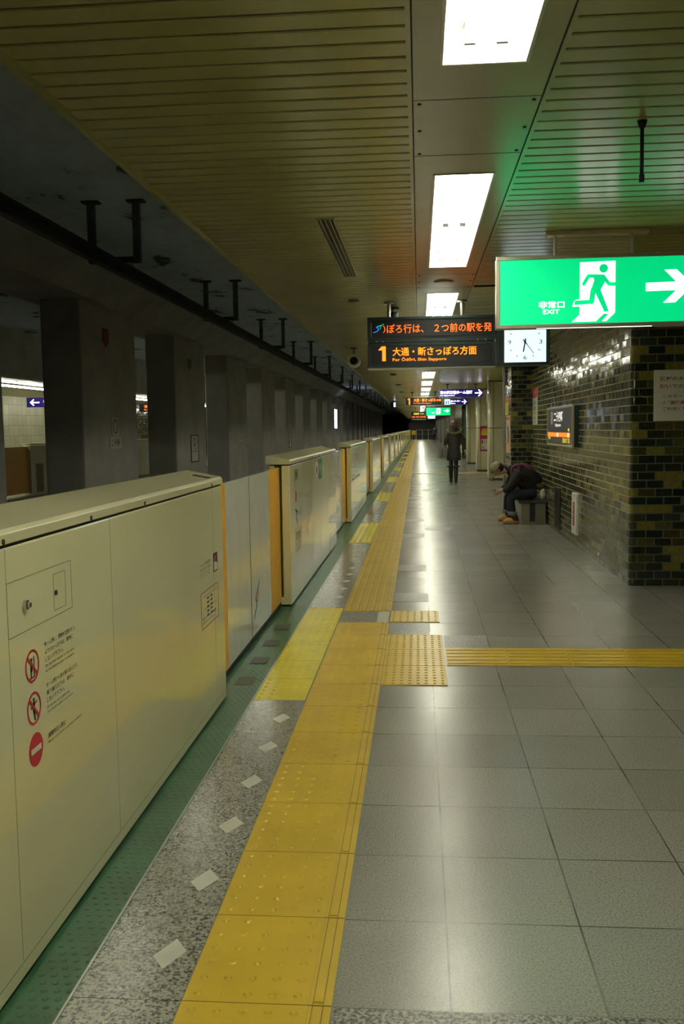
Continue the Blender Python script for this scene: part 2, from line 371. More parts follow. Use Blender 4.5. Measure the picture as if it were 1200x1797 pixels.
def studded(mb, x0, x1, y0, y1, px, py, z, r=.0125, h=.0045, n=8, m=0.):
    """one continuous sheet whose cells each carry a stud; sides go down to the floor"""
    nx = max(1, round((x1-x0-m)/px)); ny = max(1, round((y1-y0)/py)); dx = (x1-x0-m)/nx; dy = (y1-y0)/ny
    k = len(mb.v)
    for j in range(ny+1):
        for i in range(nx+1): mb.v.append((x0+i*dx, y0+j*dy, z))
    g = lambda i, j: k+j*(nx+1)+i
    for i in range(nx):
        for j in range(ny):
            c = len(mb.v); cx, cy = x0+(i+.5)*dx, y0+(j+.5)*dy
            for (rr, zz) in ((r, z), (.62*r, z+h)):
                for a in range(8):
                    t = PI*1.25+a*PI/4; mb.v.append((cx+rr*math.cos(t), cy+rr*math.sin(t), zz))
            q = [g(i, j), g(i+1, j), g(i+1, j+1), g(i, j+1)]
            for e in range(4):
                mb.f += [(q[e], q[(e+1) % 4], c+(2*e+2) % 8, c+2*e+1, c+2*e)]
            mb.f += [(c+a, c+(a+1) % 8, c+8+(a+1) % 8, c+8+a) for a in range(8)]
            mb.f.append(tuple(range(c+8, c+16)))
    # outer skirt and inner margin
    b = len(mb.v)
    rim = [g(i, 0) for i in range(nx+1)]+[g(nx, j) for j in range(1, ny+1)]+[g(i, ny) for i in range(nx-1, -1, -1)]+[g(0, j) for j in range(ny-1, 0, -1)]
    for v in rim: mb.v.append((mb.v[v][0], mb.v[v][1], .0003))
    L = len(rim)
    mb.f += [(rim[a], b+a, b+(a+1) % L, rim[(a+1) % L]) for a in range(L)]
def joints(mb, x0, x1, ys, z, w=.0022):
    for y in ys: mb.box(x0, x1, y-w/2, y+w/2, z-.001, z+.0004)
def base(mb, x0, x1, y0, y1, z=.0045, tx=None, ty=T):
    nx = 1 if not tx else max(1, round((x1-x0)/tx)); ny = max(1, round((y1-y0)/ty))
    for i in range(nx):
        for j in range(ny):
            mb.box(x0+i*(x1-x0)/nx+.0012, x0+(i+1)*(x1-x0)/nx-.0012, y0+j*(y1-y0)/ny+.0012, y0+(j+1)*(y1-y0)/ny-.0012, .0005, z)
# near warning strip: dots and an inner guide line
def strip(name, y0, y1, label, kind):
    t = thing(name, label, 'tactile paving', (-.44, y0, 0))
    mb = MB()
    if kind == 'bars': base(mb, -.634, -.298, y0, y1, ty=y1-y0)
    else:
        f = kind == 'fardots'
        studded(mb, -.634, -.298, y0, y1, .067 if not f else .112, .0736 if not f else .1472, .0045, r=.0125 if not f else .02)
    part('paving_tile', mb, 'tactile', t)
    ny = round((y1-y0)/T)
    mb = MB(); mb.box(-.2975, -.238, y0, y1, .0003, .0036); part('paving_margin', mb, 'tactile', t)
    if kind == 'bars':
        mb = MB(); bars(mb, -.628, -.300, y0, y1, 5, .0045, frac=.42, seg=y1-y0)
        part('raised_line_pattern', mb, 'tactile_bar', t)
        mb = MB(); pw = .328/5
        for i in range(5):
            for e in (-.21, .21): x = -.628+(i+.5+e)*pw; mb.box(x-.0022, x+.0022, y0, y1, .004, .0052)
        part('groove_line_pattern', mb, 'tactile_joint', t)
    mb = MB()
    for j in range(ny): mb.box(-.285, -.262, y0+j*T+.012, y0+(j+1)*T-.012, .003, .0082)
    part('guide_line_pattern', mb, 'tactile', t)
    mb = MB(); joints(mb, -.634, -.238, [y0+j*T for j in range(ny+1)], .0048)
    mb.box(-.2885, -.2865, y0, y1, .0036, .0042); mb.box(-.2605, -.2585, y0, y1, .0036, .0042)
    part('tile_joint', mb, 'tactile_joint', t)
strip('warning_strip', Y0, 7.175, 'long yellow studded strip with guide line along the gates, ending at the studded junction', 'dots')
strip('warning_strip', 7.615, 28.05, 'long yellow ribbed strip running on past the studded junction along the gates', 'bars')
strip('warning_strip', 28.1, 62, 'distant yellow studded strip continuing beyond the ribbed strip', 'fardots')
strip('warning_strip', 62.1, 125, 'last stretch of yellow strip reaching the dark end wall', 'fardots')
def pad(x0, x1, y0, y1, label, mat, px=.057, py=.063, kind='dots', group=None, tx=None):
    t = thing('tactile_pad', label, 'tactile paving', ((x0+x1)/2, y0, 0), group)
    mb = MB()
    if kind == 'dots': studded(mb, x0, x1, y0, y1, px, py, .0055, r=.0115)
    else: base(mb, x0, x1, y0, y1, .0055, ty=y1-y0)
    part('paving_tile', mb, mat, t)
    if kind == 'bars':
        mb = MB(); bars(mb, x0, x1, y0, y1, 4, .0055, frac=.45, seg=y1-y0); part('raised_line_pattern', mb, 'lemon_bar', t)
    if kind == 'dots' and y1-y0 > 1:
        mb = MB(); joints(mb, x0, x1, [y0+j*T for j in range(1, round((y1-y0)/T))], .0058)
        mb.box(x0, x0+.0012, y0, y1, .005, .0062); mb.box(x1-.0012, x1, y0, y1, .005, .0062); part('tile_joint', mb, 'tactile_joint', t)
pad(-.932, -.640, 5.064, 7.745, 'bright lemon studded pad beside the orange-edged gate opening', 'tactile_bright', .058, .0736)
pad(-.236, .156, 5.392, 6.732, 'studded yellow pad at the junction where the cross path meets the strip', 'tactile', .050, .062)
pad(-.236, .148, 7.19, 7.632, 'small studded yellow pad set apart beyond the junction', 'tactile', .056, .0736)
for i, d in enumerate(DOORS[1:17]):
    lab = '%s ribbed lemon pad beyond the studded junction, in front of a gate opening' % ORD[i] if i < 5 else 'distant lemon pad in front of a far gate opening'
    pad(-.932, -.640, d-1.3, d+1.3, lab, 'tactile_bright', kind='bars' if i < 4 else 'none', group='lemon pads in front of the far gate openings' if i >= 5 else None)
t = thing('tactile_path', 'yellow ribbed guide path crossing the grey floor towards the passage', 'tactile paving', (.165, 5.86, 0))
mb = MB(); base(mb, .165, 6.9, 5.86, 6.335, .0045, tx=.4, ty=1); part('paving_tile', mb, 'tactile', t)
mb = MB(); bars(mb, .165, 6.9, 5.875, 6.32, 5, .0045, along='x', seg=.4, frac=.52); part('raised_line_pattern', mb, 'tactile', t)
t = thing('tactile_path', 'thin yellow guide path crossing the floor behind the walking person', 'tactile paving', (-.236, 30.9, 0))
mb = MB(); base(mb, -.236, 2.9, 30.9, 31.35, .0045, tx=.4, ty=1); part('paving_tile', mb, 'tactile', t)
mb = MB(); bars(mb, -.236, 2.9, 30.92, 31.33, 4, .0045, along='x', seg=.4); part('raised_line_pattern', mb, 'tactile', t)

# ------------------------------------------------------------------ walls
WX = 1.948; WY = 8.884
mb = MB()                                   # brick block on the passenger side, corner rounded
F = Fr((0, 0, 0), (1, 0, 0), (0, 1, 0))
rb = .035
arc = [(WX+rb-rb*math.cos(a), WY+rb-rb*math.sin(a)) for a in [PI/2*i/4 for i in range(5)]]
mb.prism(F, [(WX, 16.4)]+arc+[(7.0, WY), (7.0, 16.4)], 0, ZC)
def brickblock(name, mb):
    o = struct(name, mb, 'brick'); me = o.data; me.materials.append(M['brick_side_sheen'])
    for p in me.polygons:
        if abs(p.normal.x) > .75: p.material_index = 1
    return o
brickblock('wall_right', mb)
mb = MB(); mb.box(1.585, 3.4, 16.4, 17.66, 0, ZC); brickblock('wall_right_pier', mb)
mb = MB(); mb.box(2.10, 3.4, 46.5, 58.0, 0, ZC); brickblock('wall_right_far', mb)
mb = MB(); mb.box(3.3, 3.5, 17.66, 46.5, 0, ZC); struct('wall_right_recess', mb, 'creamtile')
mb = MB(); mb.box(2.25, 3.4, 58, YE, 0, ZC); struct('wall_right_end', mb, 'darkwall')
mb = MB(); mb.box(7.0, 7.2, -9, 16.4, 0, ZC); struct('wall_passage', mb, 'creamtile')
mb = MB(); mb.box(-1.4, 7.2, -9.2, -9, 0, ZC); struct('wall_back', mb, 'creamtile')
mb = MB(); mb.box(-1.4, 3.4, YE, YE+.3, 0, ZC); struct('wall_front', mb, 'darkwall')
mb = MB(); mb.box(-9.4, -1.4, YE+20, YE+20.3, -1.3, 4); struct('wall_tunnel_end', mb, 'darkwall')
mb = MB(); mb.box(1.56, 1.59, 17.68, 17.75, 0, ZC); struct('trim_9', mb, 'steel')
# opposite side
mb = MB(); mb.box(-14.2, -14, -9, 32, 0, ZC); mb.box(-14.2, -14.0, 32, 34.5, 0, ZC); struct('wall_opposite', mb, 'creamtile')
mb = MB(); mb.box(-14.2, -13.2, 36, 60, 0, ZC); struct('wall_opposite_brick', mb, 'brick')
mb = MB(); mb.box(-14, -9.3, 59.8, 60, 0, ZC); struct('wall_opposite_end', mb, 'darkwall')
mb = MB(); mb.box(-14.2, -9.35, -9, 60, ZC, ZC+.1); struct('ceiling_opposite', mb, 'ceil_metal')
mb = MB(); mb.box(-9.5, -9.3, -9, YE, ZC, 4.0); struct('wall_opposite_fascia', mb, 'concrete')
mb = MB(); mb.box(-9.5, -9.3, 60, YE+20, -1.2, ZC); struct('wall_tunnel', mb, 'darkwall')

# ------------------------------------------------------------------ ceiling
mb = MB()
def slats(x0, x1, y0, y1):
    y = 3.047-.1285*95
    while y < y1:
        if y+.112 > y0:
            a, b = y+.009, y+.1195
            e = .004
            mb.add([(x0, a, ZC+.012), (x1, a, ZC+.012), (x1, a, ZC+e), (x0, a, ZC+e), (x0, a+e, ZC), (x1, a+e, ZC), (x0, b-e, ZC), (x1, b-e, ZC), (x0, b, ZC+e), (x1, b, ZC+e), (x0, b, ZC+.012), (x1, b, ZC+.012)],
                   [(0, 3, 2, 1)[::-1], (3, 4, 5, 2)[::-1], (4, 6, 7, 5)[::-1], (6, 8, 9, 7)[::-1], (8, 10, 11, 9)[::-1]])
        y += .1285
slats(-1.40, -.035, -9, YE); slats(.515, 7.0, -9, WY); slats(.515, 3.4, WY+.0, YE)
struct('ceiling', mb, 'slat')
mb = MB(); mb.box(-1.40, -.01, -9, YE, ZC+.014, ZC+.03); mb.box(.49, 7.0, -9, YE, ZC+.014, ZC+.03); struct('ceiling_backing', mb, 'cavity')
mb = MB()
mb.box(-1.425, -1.40, -9, YE, ZC-.025, ZC+.30); mb.box(-.035, -.018, -9, YE, ZC-.004, ZC+.02); mb.box(.498, .515, -9, YE, ZC-.004, ZC+.02)
struct('trim_10', mb, 'slat')
LP = 4.28; L0 = 4.99; LL = 2.81        # light pitch, start of the second light, length
lights = [L0+LP*k for k in range(-3, 29)]
mb = MB()
mb.box(-.012, .086, -9, YE, ZC, ZC+.02); mb.box(.398, .492, -9, YE, ZC, ZC+.02)
for i, y in enumerate(lights):
    yn = y+LL; y2 = y+LP if i < len(lights)-1 else YE
    g0, g1 = yn+.36, yn+1.13
    mb.box(.086, .398, yn, g0-.002, ZC, ZC+.02); mb.box(.086, .398, g0+.002, g1-.002, ZC, ZC+.02); mb.box(.086, .398, g1+.002, y2, ZC, ZC+.02)
struct('ceiling_panel', mb, 'ceil_metal')
mb = MB()
for y in lights:
    for g in (y+LL+.36, y+LL+1.13): mb.box(-.012, .492, g-.003, g+.003, ZC-.0006, ZC)
    for g in (y+LL+.40, y+LL+.745, y+LL+1.09):
        for x in (.012, .468): mb.disc(Fr((0, 0, 0), (-1, 0, 0), (0, 1, 0)), -x, g, .008, -ZC, -(ZC-.004), 8)
mb.box(-.0165, -.0125, -9, YE, ZC-.001, ZC+.015); mb.box(.4925, .4965, -9, YE, ZC-.001, ZC+.015)
struct('trim_11', mb, 'black')
# recessed twin-tube lights
def light_unit(y):
    t = thing('ceiling_light', '', 'ceiling light', (.242, y, ZC), 'recessed fluorescent lights along the platform ceiling')
    x0, x1, y0, y1, h = .088, .396, y+.002, y+LL-.002, .11
    mb = MB(); c = .03
    mb.add([(x0, y0, ZC+.001), (x1, y0, ZC+.001), (x1, y1, ZC+.001), (x0, y1, ZC+.001), (x0+c, y0+c, ZC+h), (x1-c, y0+c, ZC+h), (x1-c, y1-c, ZC+h), (x0+c, y1-c, ZC+h)],
           [(4, 5, 6, 7)[::-1], (0, 1, 5, 4)[::-1], (1, 2, 6, 5)[::-1], (2, 3, 7, 6)[::-1], (3, 0, 4, 7)[::-1]])
    part('reflector', mb, 'reflector', t)
    mb = MB(); mb.frame(Fr((0, 0, ZC), (1, 0, 0), (0, -1, 0)), x0-.006, x1+.006, -y1-.006, -y0+.006, .012, .0, .004)
    part('frame', mb, 'aluminium', t)
    zt = ZC+.055; xa, xb = .188, .300
    for x in (xa, xb):
        for (a, b) in ((y0+.08, y0+LL/2-.05), (y0+LL/2+.05, y1-.08)):
            mb = MB(); mb.tube([(x, a, zt), (x, b, zt)], .0155, 8); part('tube', mb, 'tube', t, smooth=True)
            for e in (a, b):
                mb = MB(); mb.box(x-.019, x+.019, e-.008, e+.008, zt-.020, ZC+h-.001); part('lamp_holder', mb, 'holder', t)
    return t
first = light_unit(lights[0])
for i, y in enumerate(lights):
    o = first if i == 0 else dup(first, (.242, y, ZC))
    if i < 2: o['label'] = 'recessed twin-tube ceiling light over the platform behind the camera position'; o['group'] = 'ceiling lights behind the camera'
    elif i < 7: o['label'] = '%s recessed twin-tube ceiling light of the row over the platform' % ORD[i-2]
    else: o['label'] = 'small bright recessed ceiling light far along the row'; o['group'] = 'far lights of the ceiling row'
# opposite platform lights and passage lights
lo = None
for k in range(9):
    y = 20.0+k*4.3; loc = (-10.6, y, ZC-.02)
    if lo is None:
        lo = thing('ceiling_light', 'cool tube light of the row above the opposite platform', 'ceiling light', loc, 'tube lights above the opposite platform')
        mb = MB(); mb.box(-10.69, -10.51, y, y+4.25, ZC-.03, ZC); part('housing', mb, 'white', lo)
        mb = MB(); mb.tube([(-10.6, y+.05, ZC-.05), (-10.6, y+4.2, ZC-.05)], .022, 8); part('tube', mb, 'tube', lo, smooth=True)
    else: dup(lo, loc)

# track ceiling, beam, overhead bar
mb = MB(); mb.box(-9.5, -1.3, -9, YE+20, 3.9, 4.05); struct('ceiling_track', mb, 'trackceil')
mb = MB(); mb.prism(Fr((0, 0, 0), (1, 0, 0), (0, 0, 1)), [(-5.75, 3.45), (-4.75, 3.45), (-4.25, 3.90), (-6.2, 3.90)], 9, -YE); struct('ceiling_beam', mb, 'concrete')
PP = 5.3
pil0 = None
for k in range(-2, 22):
    y = 13.47+PP*k; loc = (-5.2, y, -1.2)
    if k < -1: lab, g = 'broad grey concrete pillar between the tracks beside the camera position', 'grey pillars out of view'
    elif k < 9: lab, g = '%s broad grey concrete pillar between the tracks, counted from the near end' % ORD[k+1], None
    else: lab, g = 'grey concrete pillar in the dark far stretch of the row between the tracks', 'far pillars between the tracks'
    mb = MB(); mb.box(-5.5, -4.9, y, y+2.65, -1.2, 3.46)
    if pil0 is None: pil0 = single('concrete_pillar', mb, 'concrete', lab, 'pillar', loc, g, bev=.03)
    else: dup(pil0, loc, lab, g)
for o in bpy.data.objects:
    if o.name.startswith('concrete_pillar') and 'counted' in o['label'] and 'group' in o: del o['group']
t = thing('overhead_conductor_rail', 'dark overhead power rail running the length of the track', 'power rail', (-3.0, -9, 3.14))
mb = MB(); mb.box(-3.06, -2.94, -9, YE+15, 3.18, 3.21); mb.box(-3.012, -2.988, -9, YE+15, 3.10, 3.18); mb.box(-3.035, -2.965, -9, YE+15, 3.09, 3.12); part('rail', mb, 'ironwork', t)
hg = None
for k in range(-1, 22):
    y = 9.78+5.3*k; loc = (-3.15, y, 3.9)
    if k < 7: lab, g = '%s U-shaped steel hanger carrying the overhead rail under the track ceiling' % ORD[k+1], None
    else: lab, g = 'small U-shaped steel hanger far along the overhead rail', 'far hangers of the overhead rail'
    if hg is None:
        hg = thing('rail_hanger', lab, 'hanger', loc)
        for x in (-3.39, -2.91):
            mb = MB(); mb.box(x-.035, x+.035, y-.035, y+.035, 3.27, 3.9); mb.box(x-.035, x-.028, y-.04, y+.04, 3.27, 3.9); part('post', mb, 'hanger', hg)
            mb = MB(); mb.box(x-.09, x+.09, y-.06, y+.06, 3.88, 3.9); part('base_plate', mb, 'ironwork', hg)
        mb = MB(); mb.box(-3.42, -2.88, y-.03, y+.03, 3.265, 3.325); part('crossbar', mb, 'ironwork', hg)
        mb = MB(); mb.tube([(-3.0, y, 3.21), (-3.0, y, 3.225), (-3.0, y, 3.265)], .05, 10, r1=.035); part('insulator', mb, 'concrete', hg, smooth=True)
    else:
        o = dup(hg, loc, lab, g)
# pillar plates
PXF = frR(-4.9)
def plate_station(yc, z0, big, label):
    t = thing('station_name_plate', label, 'sign', (-4.9, yc, z0))
    mb = MB(); mb.rect(PXF, yc-.28, yc+.28, z0, z0+.19, .0, .012); part('plate', mb, 'offwhite', t)
    mb = MB(); mb.text(PXF, '二十四軒', yc-.22, yc+.22, z0+.035, z0+.155, .012, .03); part('lettering', mb, 'ink', t)
plate_station(14.865, 1.245, 1, 'small white station name plate on the second grey pillar')
plate_station(25.5, 1.2, 1, 'small white station name plate on the fourth grey pillar')
t = thing('line_symbol_plate', 'small plate with an oval ring symbol above the name plate on the second grey pillar', 'sign', (-4.9, 14.88, 1.45))
mb = MB(); mb.rect(PXF, 14.72, 15.05, 1.455, 1.745, 0, .012); part('plate', mb, 'offwhite', t)
mb = MB(); mb.ring(PXF, 14.885, 1.60, .09, .115, .012, .014); part('ring_symbol', mb, 'darkred', t)
mb = MB(); mb.text(PXF, 'T', 14.855, 14.915, 1.62, 1.66, .012); mb.text(PXF, '05', 14.845, 14.925, 1.555, 1.605, .012); part('lettering', mb, 'ink', t)
t = thing('emblem_plate', 'dark red shield-shaped plate high on the second grey pillar', 'sign', (-4.9, 14.55, 2.86))
mb = MB(); mb.prism(PXF, [(14.43, 3.13), (14.70, 3.13), (14.70, 2.93), (14.565, 2.84), (14.43, 2.93)], 0, .012); part('plate', mb, 'darkred', t)
mb = MB(); mb.ring(PXF, 14.565, 3.02, .04, .055, .012, .014); part('ring_symbol', mb, 'greyprint', t)
for (yc, who) in ((20.25, 'third'), (35.6, 'sixth')):
    t = thing('track_sign', 'framed panel with a ring symbol over a blank white box on the %s grey pillar' % who, 'sign', (-4.9, yc, .83))
    mb = MB(); mb.frame(PXF, yc-.33, yc+.33, .83, 1.43, .025, 0, .015); part('frame', mb, 'ink', t)
    mb = MB(); mb.rect(PXF, yc-.305, yc+.305, .855, 1.405, 0, .008); part('plate', mb, 'offwhite', t)
    mb = MB(); mb.ring(PXF, yc, 1.27, .07, .10, .008, .011); mb.text(PXF, '二十四軒', yc-.2, yc+.2, 1.09, 1.14, .008, .02); mb.rect(PXF, yc-.3, yc+.3, 1.055, 1.065, .008, .010); part('lettering', mb, 'ink', t)
t = thing('track_sign', 'dark red shield-shaped plate high on the third grey pillar', 'sign', (-4.9, 20.0, 2.86))
mb = MB(); mb.prism(PXF, [(19.85, 3.05), (20.15, 3.05), (20.15, 2.88), (20.0, 2.80), (19.85, 2.88)], 0, .012); part('plate', mb, 'greyprint', t)
t = thing('lit_track_panel', 'tall cool-white lit panel in three sections far along the pillar row', 'light panel', (-4.9, 54.6, 1.6))
mb = MB(); mb.rect(PXF, 54.0, 56.0, 1.50, 2.72, 0, .05); part('housing', mb, 'darkmetal', t)
mb = MB()
for j in range(3): mb.rect(PXF, 54.15, 55.85, 1.56+.38*j, 1.91+.38*j, .05, .06)
part('lit_face', mb, 'panel_light', t)

# ------------------------------------------------------------------ platform gates
XF, XB = -1.085, -1.262
BL = 4.36
def b_text(mb, F, rows, y0, z0, w):      # rows: (text, relative width, height, gap)
    z = z0
    for tx, rw, h, gap in rows:
        mb.text(F, tx, y0, y0+w*rw, z-h, z, .0008, .02); z -= h+gap
def barrier(y0, label, group, detail):
    y1 = y0+BL; F = frR(XF)
    t = thing('gate_housing', label, 'platform barrier', (-1.17, y0, 0), group)
    mb = MB(); mb.box(-1.157, XF, y0, y1, .018, 1.203); mb.box(XB, -1.215, y0, y1, .018, 1.203)
    mb.box(XB, XF-.001, y0+.001, y1-.001, .018, .085); mb.box(XB+.002, XF-.004, y0+.20, y1-.20, .08, 1.2)
    part('body', mb, 'barrier', t, bev=.006)
    mb = MB(); mb.box(XB+.01, XF-.015, y0+.01, y1-.01, 0, .02); part('plinth', mb, 'black', t)
    mb = MB(); Fx = Fr((0, 0, 0), (1, 0, 0), (0, 0, 1))
    pts = [(XF+.006, 1.212), (XF+.006, 1.240), (XF-.006, 1.252), (-1.275, 1.288), (-1.290, 1.28), (-1.290, 1.212)]
    n = len(pts); mb.add([(x, y0-.008, z) for x, z in pts]+[(x, y1+.008, z) for x, z in pts], [tuple(range(n)), tuple(range(n, 2*n))[::-1]]+[(i, n+i, n+(i+1) % n, (i+1) % n) for i in range(n)])
    part('cap', mb, 'barrier_cap', t, bev=.003)
    mb = MB(); mb.box(XB+.004, XF-.004, y0+.006, y1-.006, 1.202, 1.213); part('shadow_gap', mb, 'black', t)
    if detail:
        # far end slot plate on the cap
        mb = MB()
        zc_ = lambda x: 1.252+(XF-.006-x)*.1957
        ye = y1-.22
        mb.add([(x, y, zc_(x)+d) for d in (.0004, .003) for y in (ye-.03, ye+.03) for x in (-1.185, -1.100)], [(0, 2, 3, 1), (4, 5, 7, 6), (0, 1, 5, 4), (2, 6, 7, 3), (0, 4, 6, 2), (1, 3, 7, 5)])
        part('indicator', mb, 'ink', t)
        mb = MB()
        for yy in [y0+1.62+.0, y0+2.28, y0+2.89, y1-.27]: mb.disc(F, yy, 1.221, .008, .006, .009, 10)
        part('cap_screw', mb, 'ink', t)
        mb = MB()
        for yy in (y0+1.64, y0+2.48, y1-.24): mb.rect(F, yy-.0012, yy+.0012, .07, 1.2, 0, .0004)
        mb.rect(F, y0+.01, y1-.01, .062, .0645, 0, .0005)
        part('panel_seam', mb, 'seam', t)
    return t
def main_prints(t, y0, full=True):
    F = frR(XF); q = lambda v: v-.72+y0
    mb = MB(); mb.frame(F, q(2.36), q(2.82), .957, 1.108, .0022, 0, .0006); mb.frame(F, q(2.675), q(2.77), .974, 1.084, .0022, 0, .0006)
    hp = part('access_hatch', mb, 'seam', t)
    mb = MB(); mb.disc(F, q(2.466), 1.032, .014, 0, .012, 20); mb.disc(F, q(2.466), 1.032, .008, .012, .02, 16); part('lock', mb, 'chrome', hp, bev=.002)
    mb = MB(); mb.disc(F, q(2.69), 1.027, .0075, 0, .004, 14); part('keyhole', mb, 'ink', hp)
    mb = MB()
    for zc in (.852, .731):
        mb.ring(F, q(2.501), zc, .040, .0465, .0006, .0014, 36)
        mb.prism(F, [(q(2.501)-.034, zc+.026), (q(2.501)-.028, zc+.032), (q(2.501)+.034, zc-.026), (q(2.501)+.028, zc-.032)], .0014, .002)
    part('prohibition_ring', mb, 'red', t)
    mb = MB(); mb.disc(F, q(2.502), .612, .0475, .0006, .0014, 36); part('no_entry_disc', mb, 'red', t)
    mb = MB(); mb.rect(F, q(2.467), q(2.537), .604, .620, .0014, .002); part('no_entry_bar', mb, 'offwhite', t)
    mb = MB()
    # little figures in the two rings
    z = .852; y = q(2.495); mb.disc(F, y, z+.018, .006, .0007, .0012, 10); mb.stroke(F, [(y, z+.008), (y-.002, z-.012)], .011, .0007, .0012); mb.stroke(F, [(y-.002, z-.012), (y-.004, z-.030)], .007, .0007, .0012); mb.stroke(F, [(y+.001, z+.006), (y+.012, z+.000)], .004, .0007, .0012)
    mb.rect(F, y+.013, y+.015, z-.032, z+.026, .0007, .0012); mb.rect(F, y+.019, y+.021, z-.032, z+.026, .0007, .0012); mb.rect(F, y-.022, y+.022, z-.034, z-.031, .0007, .0012)
    z = .731; y = q(2.500); mb.disc(F, y+.001, z+.024, .006, .0007, .0012, 10); mb.stroke(F, [(y, z+.014), (y, z-.010)], .012, .0007, .0012); mb.stroke(F, [(y-.018, z+.004), (y, z+.012), (y+.018, z+.016)], .005, .0007, .0012); mb.stroke(F, [(y, z-.010), (y+.004, z-.032)], .008, .0007, .0012)
    part('pictogram_figure', mb, 'ink', t)
    mb = MB(); a = q(2.59); W = .245
    b_text(mb, F, [('ホーム柵に、荷物を立掛けたり、', 1, .0145, .008), ('よりかかったりは、絶対に', .9, .0145, .008), ('しないで下さい。', .56, .0145, .008), ('Do not lean against or rest items', .93, .009, .0065), ('on the platform gate or partition', .92, .009, 0)], a, .900, W)
    part('lettering', mb, 'ink', t); mb = MB(); b_text(mb, F, [('ホーム柵から身を乗り出したり、', 1.03, .0145, .008), ('乗り越えたりは、絶対に', .88, .0145, .008), ('しないで下さい。', .56, .0145, .008), ('Do not lean on or climb over', .72, .009, .0065), ('the platform gate or partition', .82, .009, 0)], a, .779, W)
    part('lettering', mb, 'ink', t); mb = MB(); b_text(mb, F, [('線路内立入禁止', .55, .0155, .008), ('Entry onto tracks is strictly prohibited', 1.1, .0085, 0)], a, .630, W)
    part('lettering', mb, 'ink', t)
    # small notices near the end
    mb = MB(); mb.frame(F, q(4.53), q(4.93), .508, .695, .0045, .0006, .0012); part('notice_border', mb, 'darkred', t)
    mb = MB()
    for yy in (4.66, 4.74): 
        for j in range(5): mb.rect(F, q(yy), q(yy+.045), .655-.022*j-.010, .655-.022*j, .0006, .001)
    mb.rect(F, q(4.60), q(4.90), .665, .667, .0006, .001); mb.rect(F, q(4.60), q(4.90), .60, .602, .0006, .001)
    mb.text(F, '電話でホームの下の線路', q(4.555), q(4.86), .552, .566, .0006, .02); mb.text(F, 'に降りないでください', q(4.555), q(4.80), .530, .544, .0006, .02)
    part('small_lettering', mb, 'ink', t); mb = MB(); mb.text(F, 'ホームドアの閉まる時に', q(4.52), q(4.765), .826, .842, .0006, .02); mb.text(F, 'はさまれないように注意', q(4.52), q(4.75), .803, .817, .0006, .02)
    mb.text(F, 'please mind the doors', q(4.52), q(4.74), .786, .795, .0006, .01); mb.text(F, 'when they are closing', q(4.52), q(4.74), .770, .779, .0006, .01)
    part('small_lettering', mb, 'ink', t)
    mb = MB(); mb.rect(F, q(4.825), q(4.93), .758, .857, .0006, .0012); s1 = part('door_sticker', mb, 'ink', t)
    mb = MB(); mb.prism(F, [(q(4.84), .765), (q(4.92), .765), (q(4.92), .80), (q(4.87), .812), (q(4.84), .81)], .0012, .0016); part('sticker_print', mb, 'offwhite', s1)
    mb = MB(); mb.rect(F, q(4.845), q(4.885), .815, .845, .0012, .0016); part('sticker_mark', mb, 'red', s1)
def second_prints(t, y0):
    F = frR(XF); q = lambda v: v-7.82+y0
    mb = MB(); mb.rect(F, q(10.10), q(10.46), .965, 1.185, .0006, .002); part('green_sticker', mb, 'greenprint', t)
    mb = MB(); mb.disc(F, q(9.90), 1.075, .17, .0006, .0016, 28, .088); part('round_sticker', mb, 'offwhite', t)
    mb = MB(); mb.disc(F, q(9.90), 1.075, .07, .0016, .0022, 20, .05); part('round_sticker_mark', mb, 'darkred', t)
    mb = MB(); mb.text(F, '非常停止', q(10.14), q(10.42), 1.00, 1.15, .002, .02); part('sticker_lettering', mb, 'offwhite', t)
    mb = MB()
    mb.frame(F, q(8.10), q(8.34), 1.06, 1.155, .006, .0006, .001); mb.text(F, '開扉', q(8.15), q(8.30), 1.075, 1.14, .0006, .02)
    for k, (a, z) in enumerate(((8.42, .955), (8.36, .80))): b_text(mb, F, [('かけこみ乗車は', 1, .016, .009), ('おやめください', 1, .016, .009), ('Please do not rush', .9, .009, .007), ('for the train', .7, .009, 0)], q(a), z, .30)
    mb.stroke(F, [(q(8.14), .80), (q(8.26), .78), (q(8.20), .73), (q(8.28), .68)], .02, .0006, .001)
    mb.frame(F, q(8.10), q(8.52), .50, .63, .004, .0006, .001)
    for z in (.48, .455, .43): mb.rect(F, q(8.12), q(8.50), z, z+.008, .0006, .001)
    for j in range(5): mb.rect(F, q(8.16+.07*j), q(8.19+.07*j), .52, .61-.012*(j % 2), .0006, .001)
    for k, zz in enumerate((.90, .80, .70)): b_text(mb, F, [('ホーム柵に寄り', 1, .016, .009), ('かからないで', .85, .016, .009), ('do not lean', .8, .009, 0)], q(9.0), zz, .30)
    part('lettering', mb, 'ink', t)
    mb = MB(); mb.disc(F, q(8.20), .915, .05, .0006, .0012, 18); mb.stroke(F, [(q(8.95), .60), (q(9.25), .62)], .012, .0006, .001); mb.stroke(F, [(q(8.98), .56), (q(9.1), .48)], .015, .0006, .001)
    part('red_pictogram', mb, 'red', t)
b1 = barrier(.72, 'large cream gate housing with two red prohibition rings and a red disc on its panel', None, True)
main_prints(b1, .72)
b2 = barrier(7.82, 'second cream gate housing, with a green and white sticker near its top', None, True)
second_prints(b2, 7.82)
b3 = barrier(14.92, 'third cream gate housing from the near end, reflecting the ceiling lights', None, True)
mb = MB(); F = frR(XF); mb.disc(F, 16.3, 1.03, .05, .0006, .006, 16); part('lock', mb, 'chrome', b3)
mb = MB(); mb.frame(F, 15.2, 15.5, .80, .92, .006, .0006, .001)
for j in range(4): mb.rect(F, 15.2+.5*j, 15.5+.5*j, .66, .69, .0006, .001)
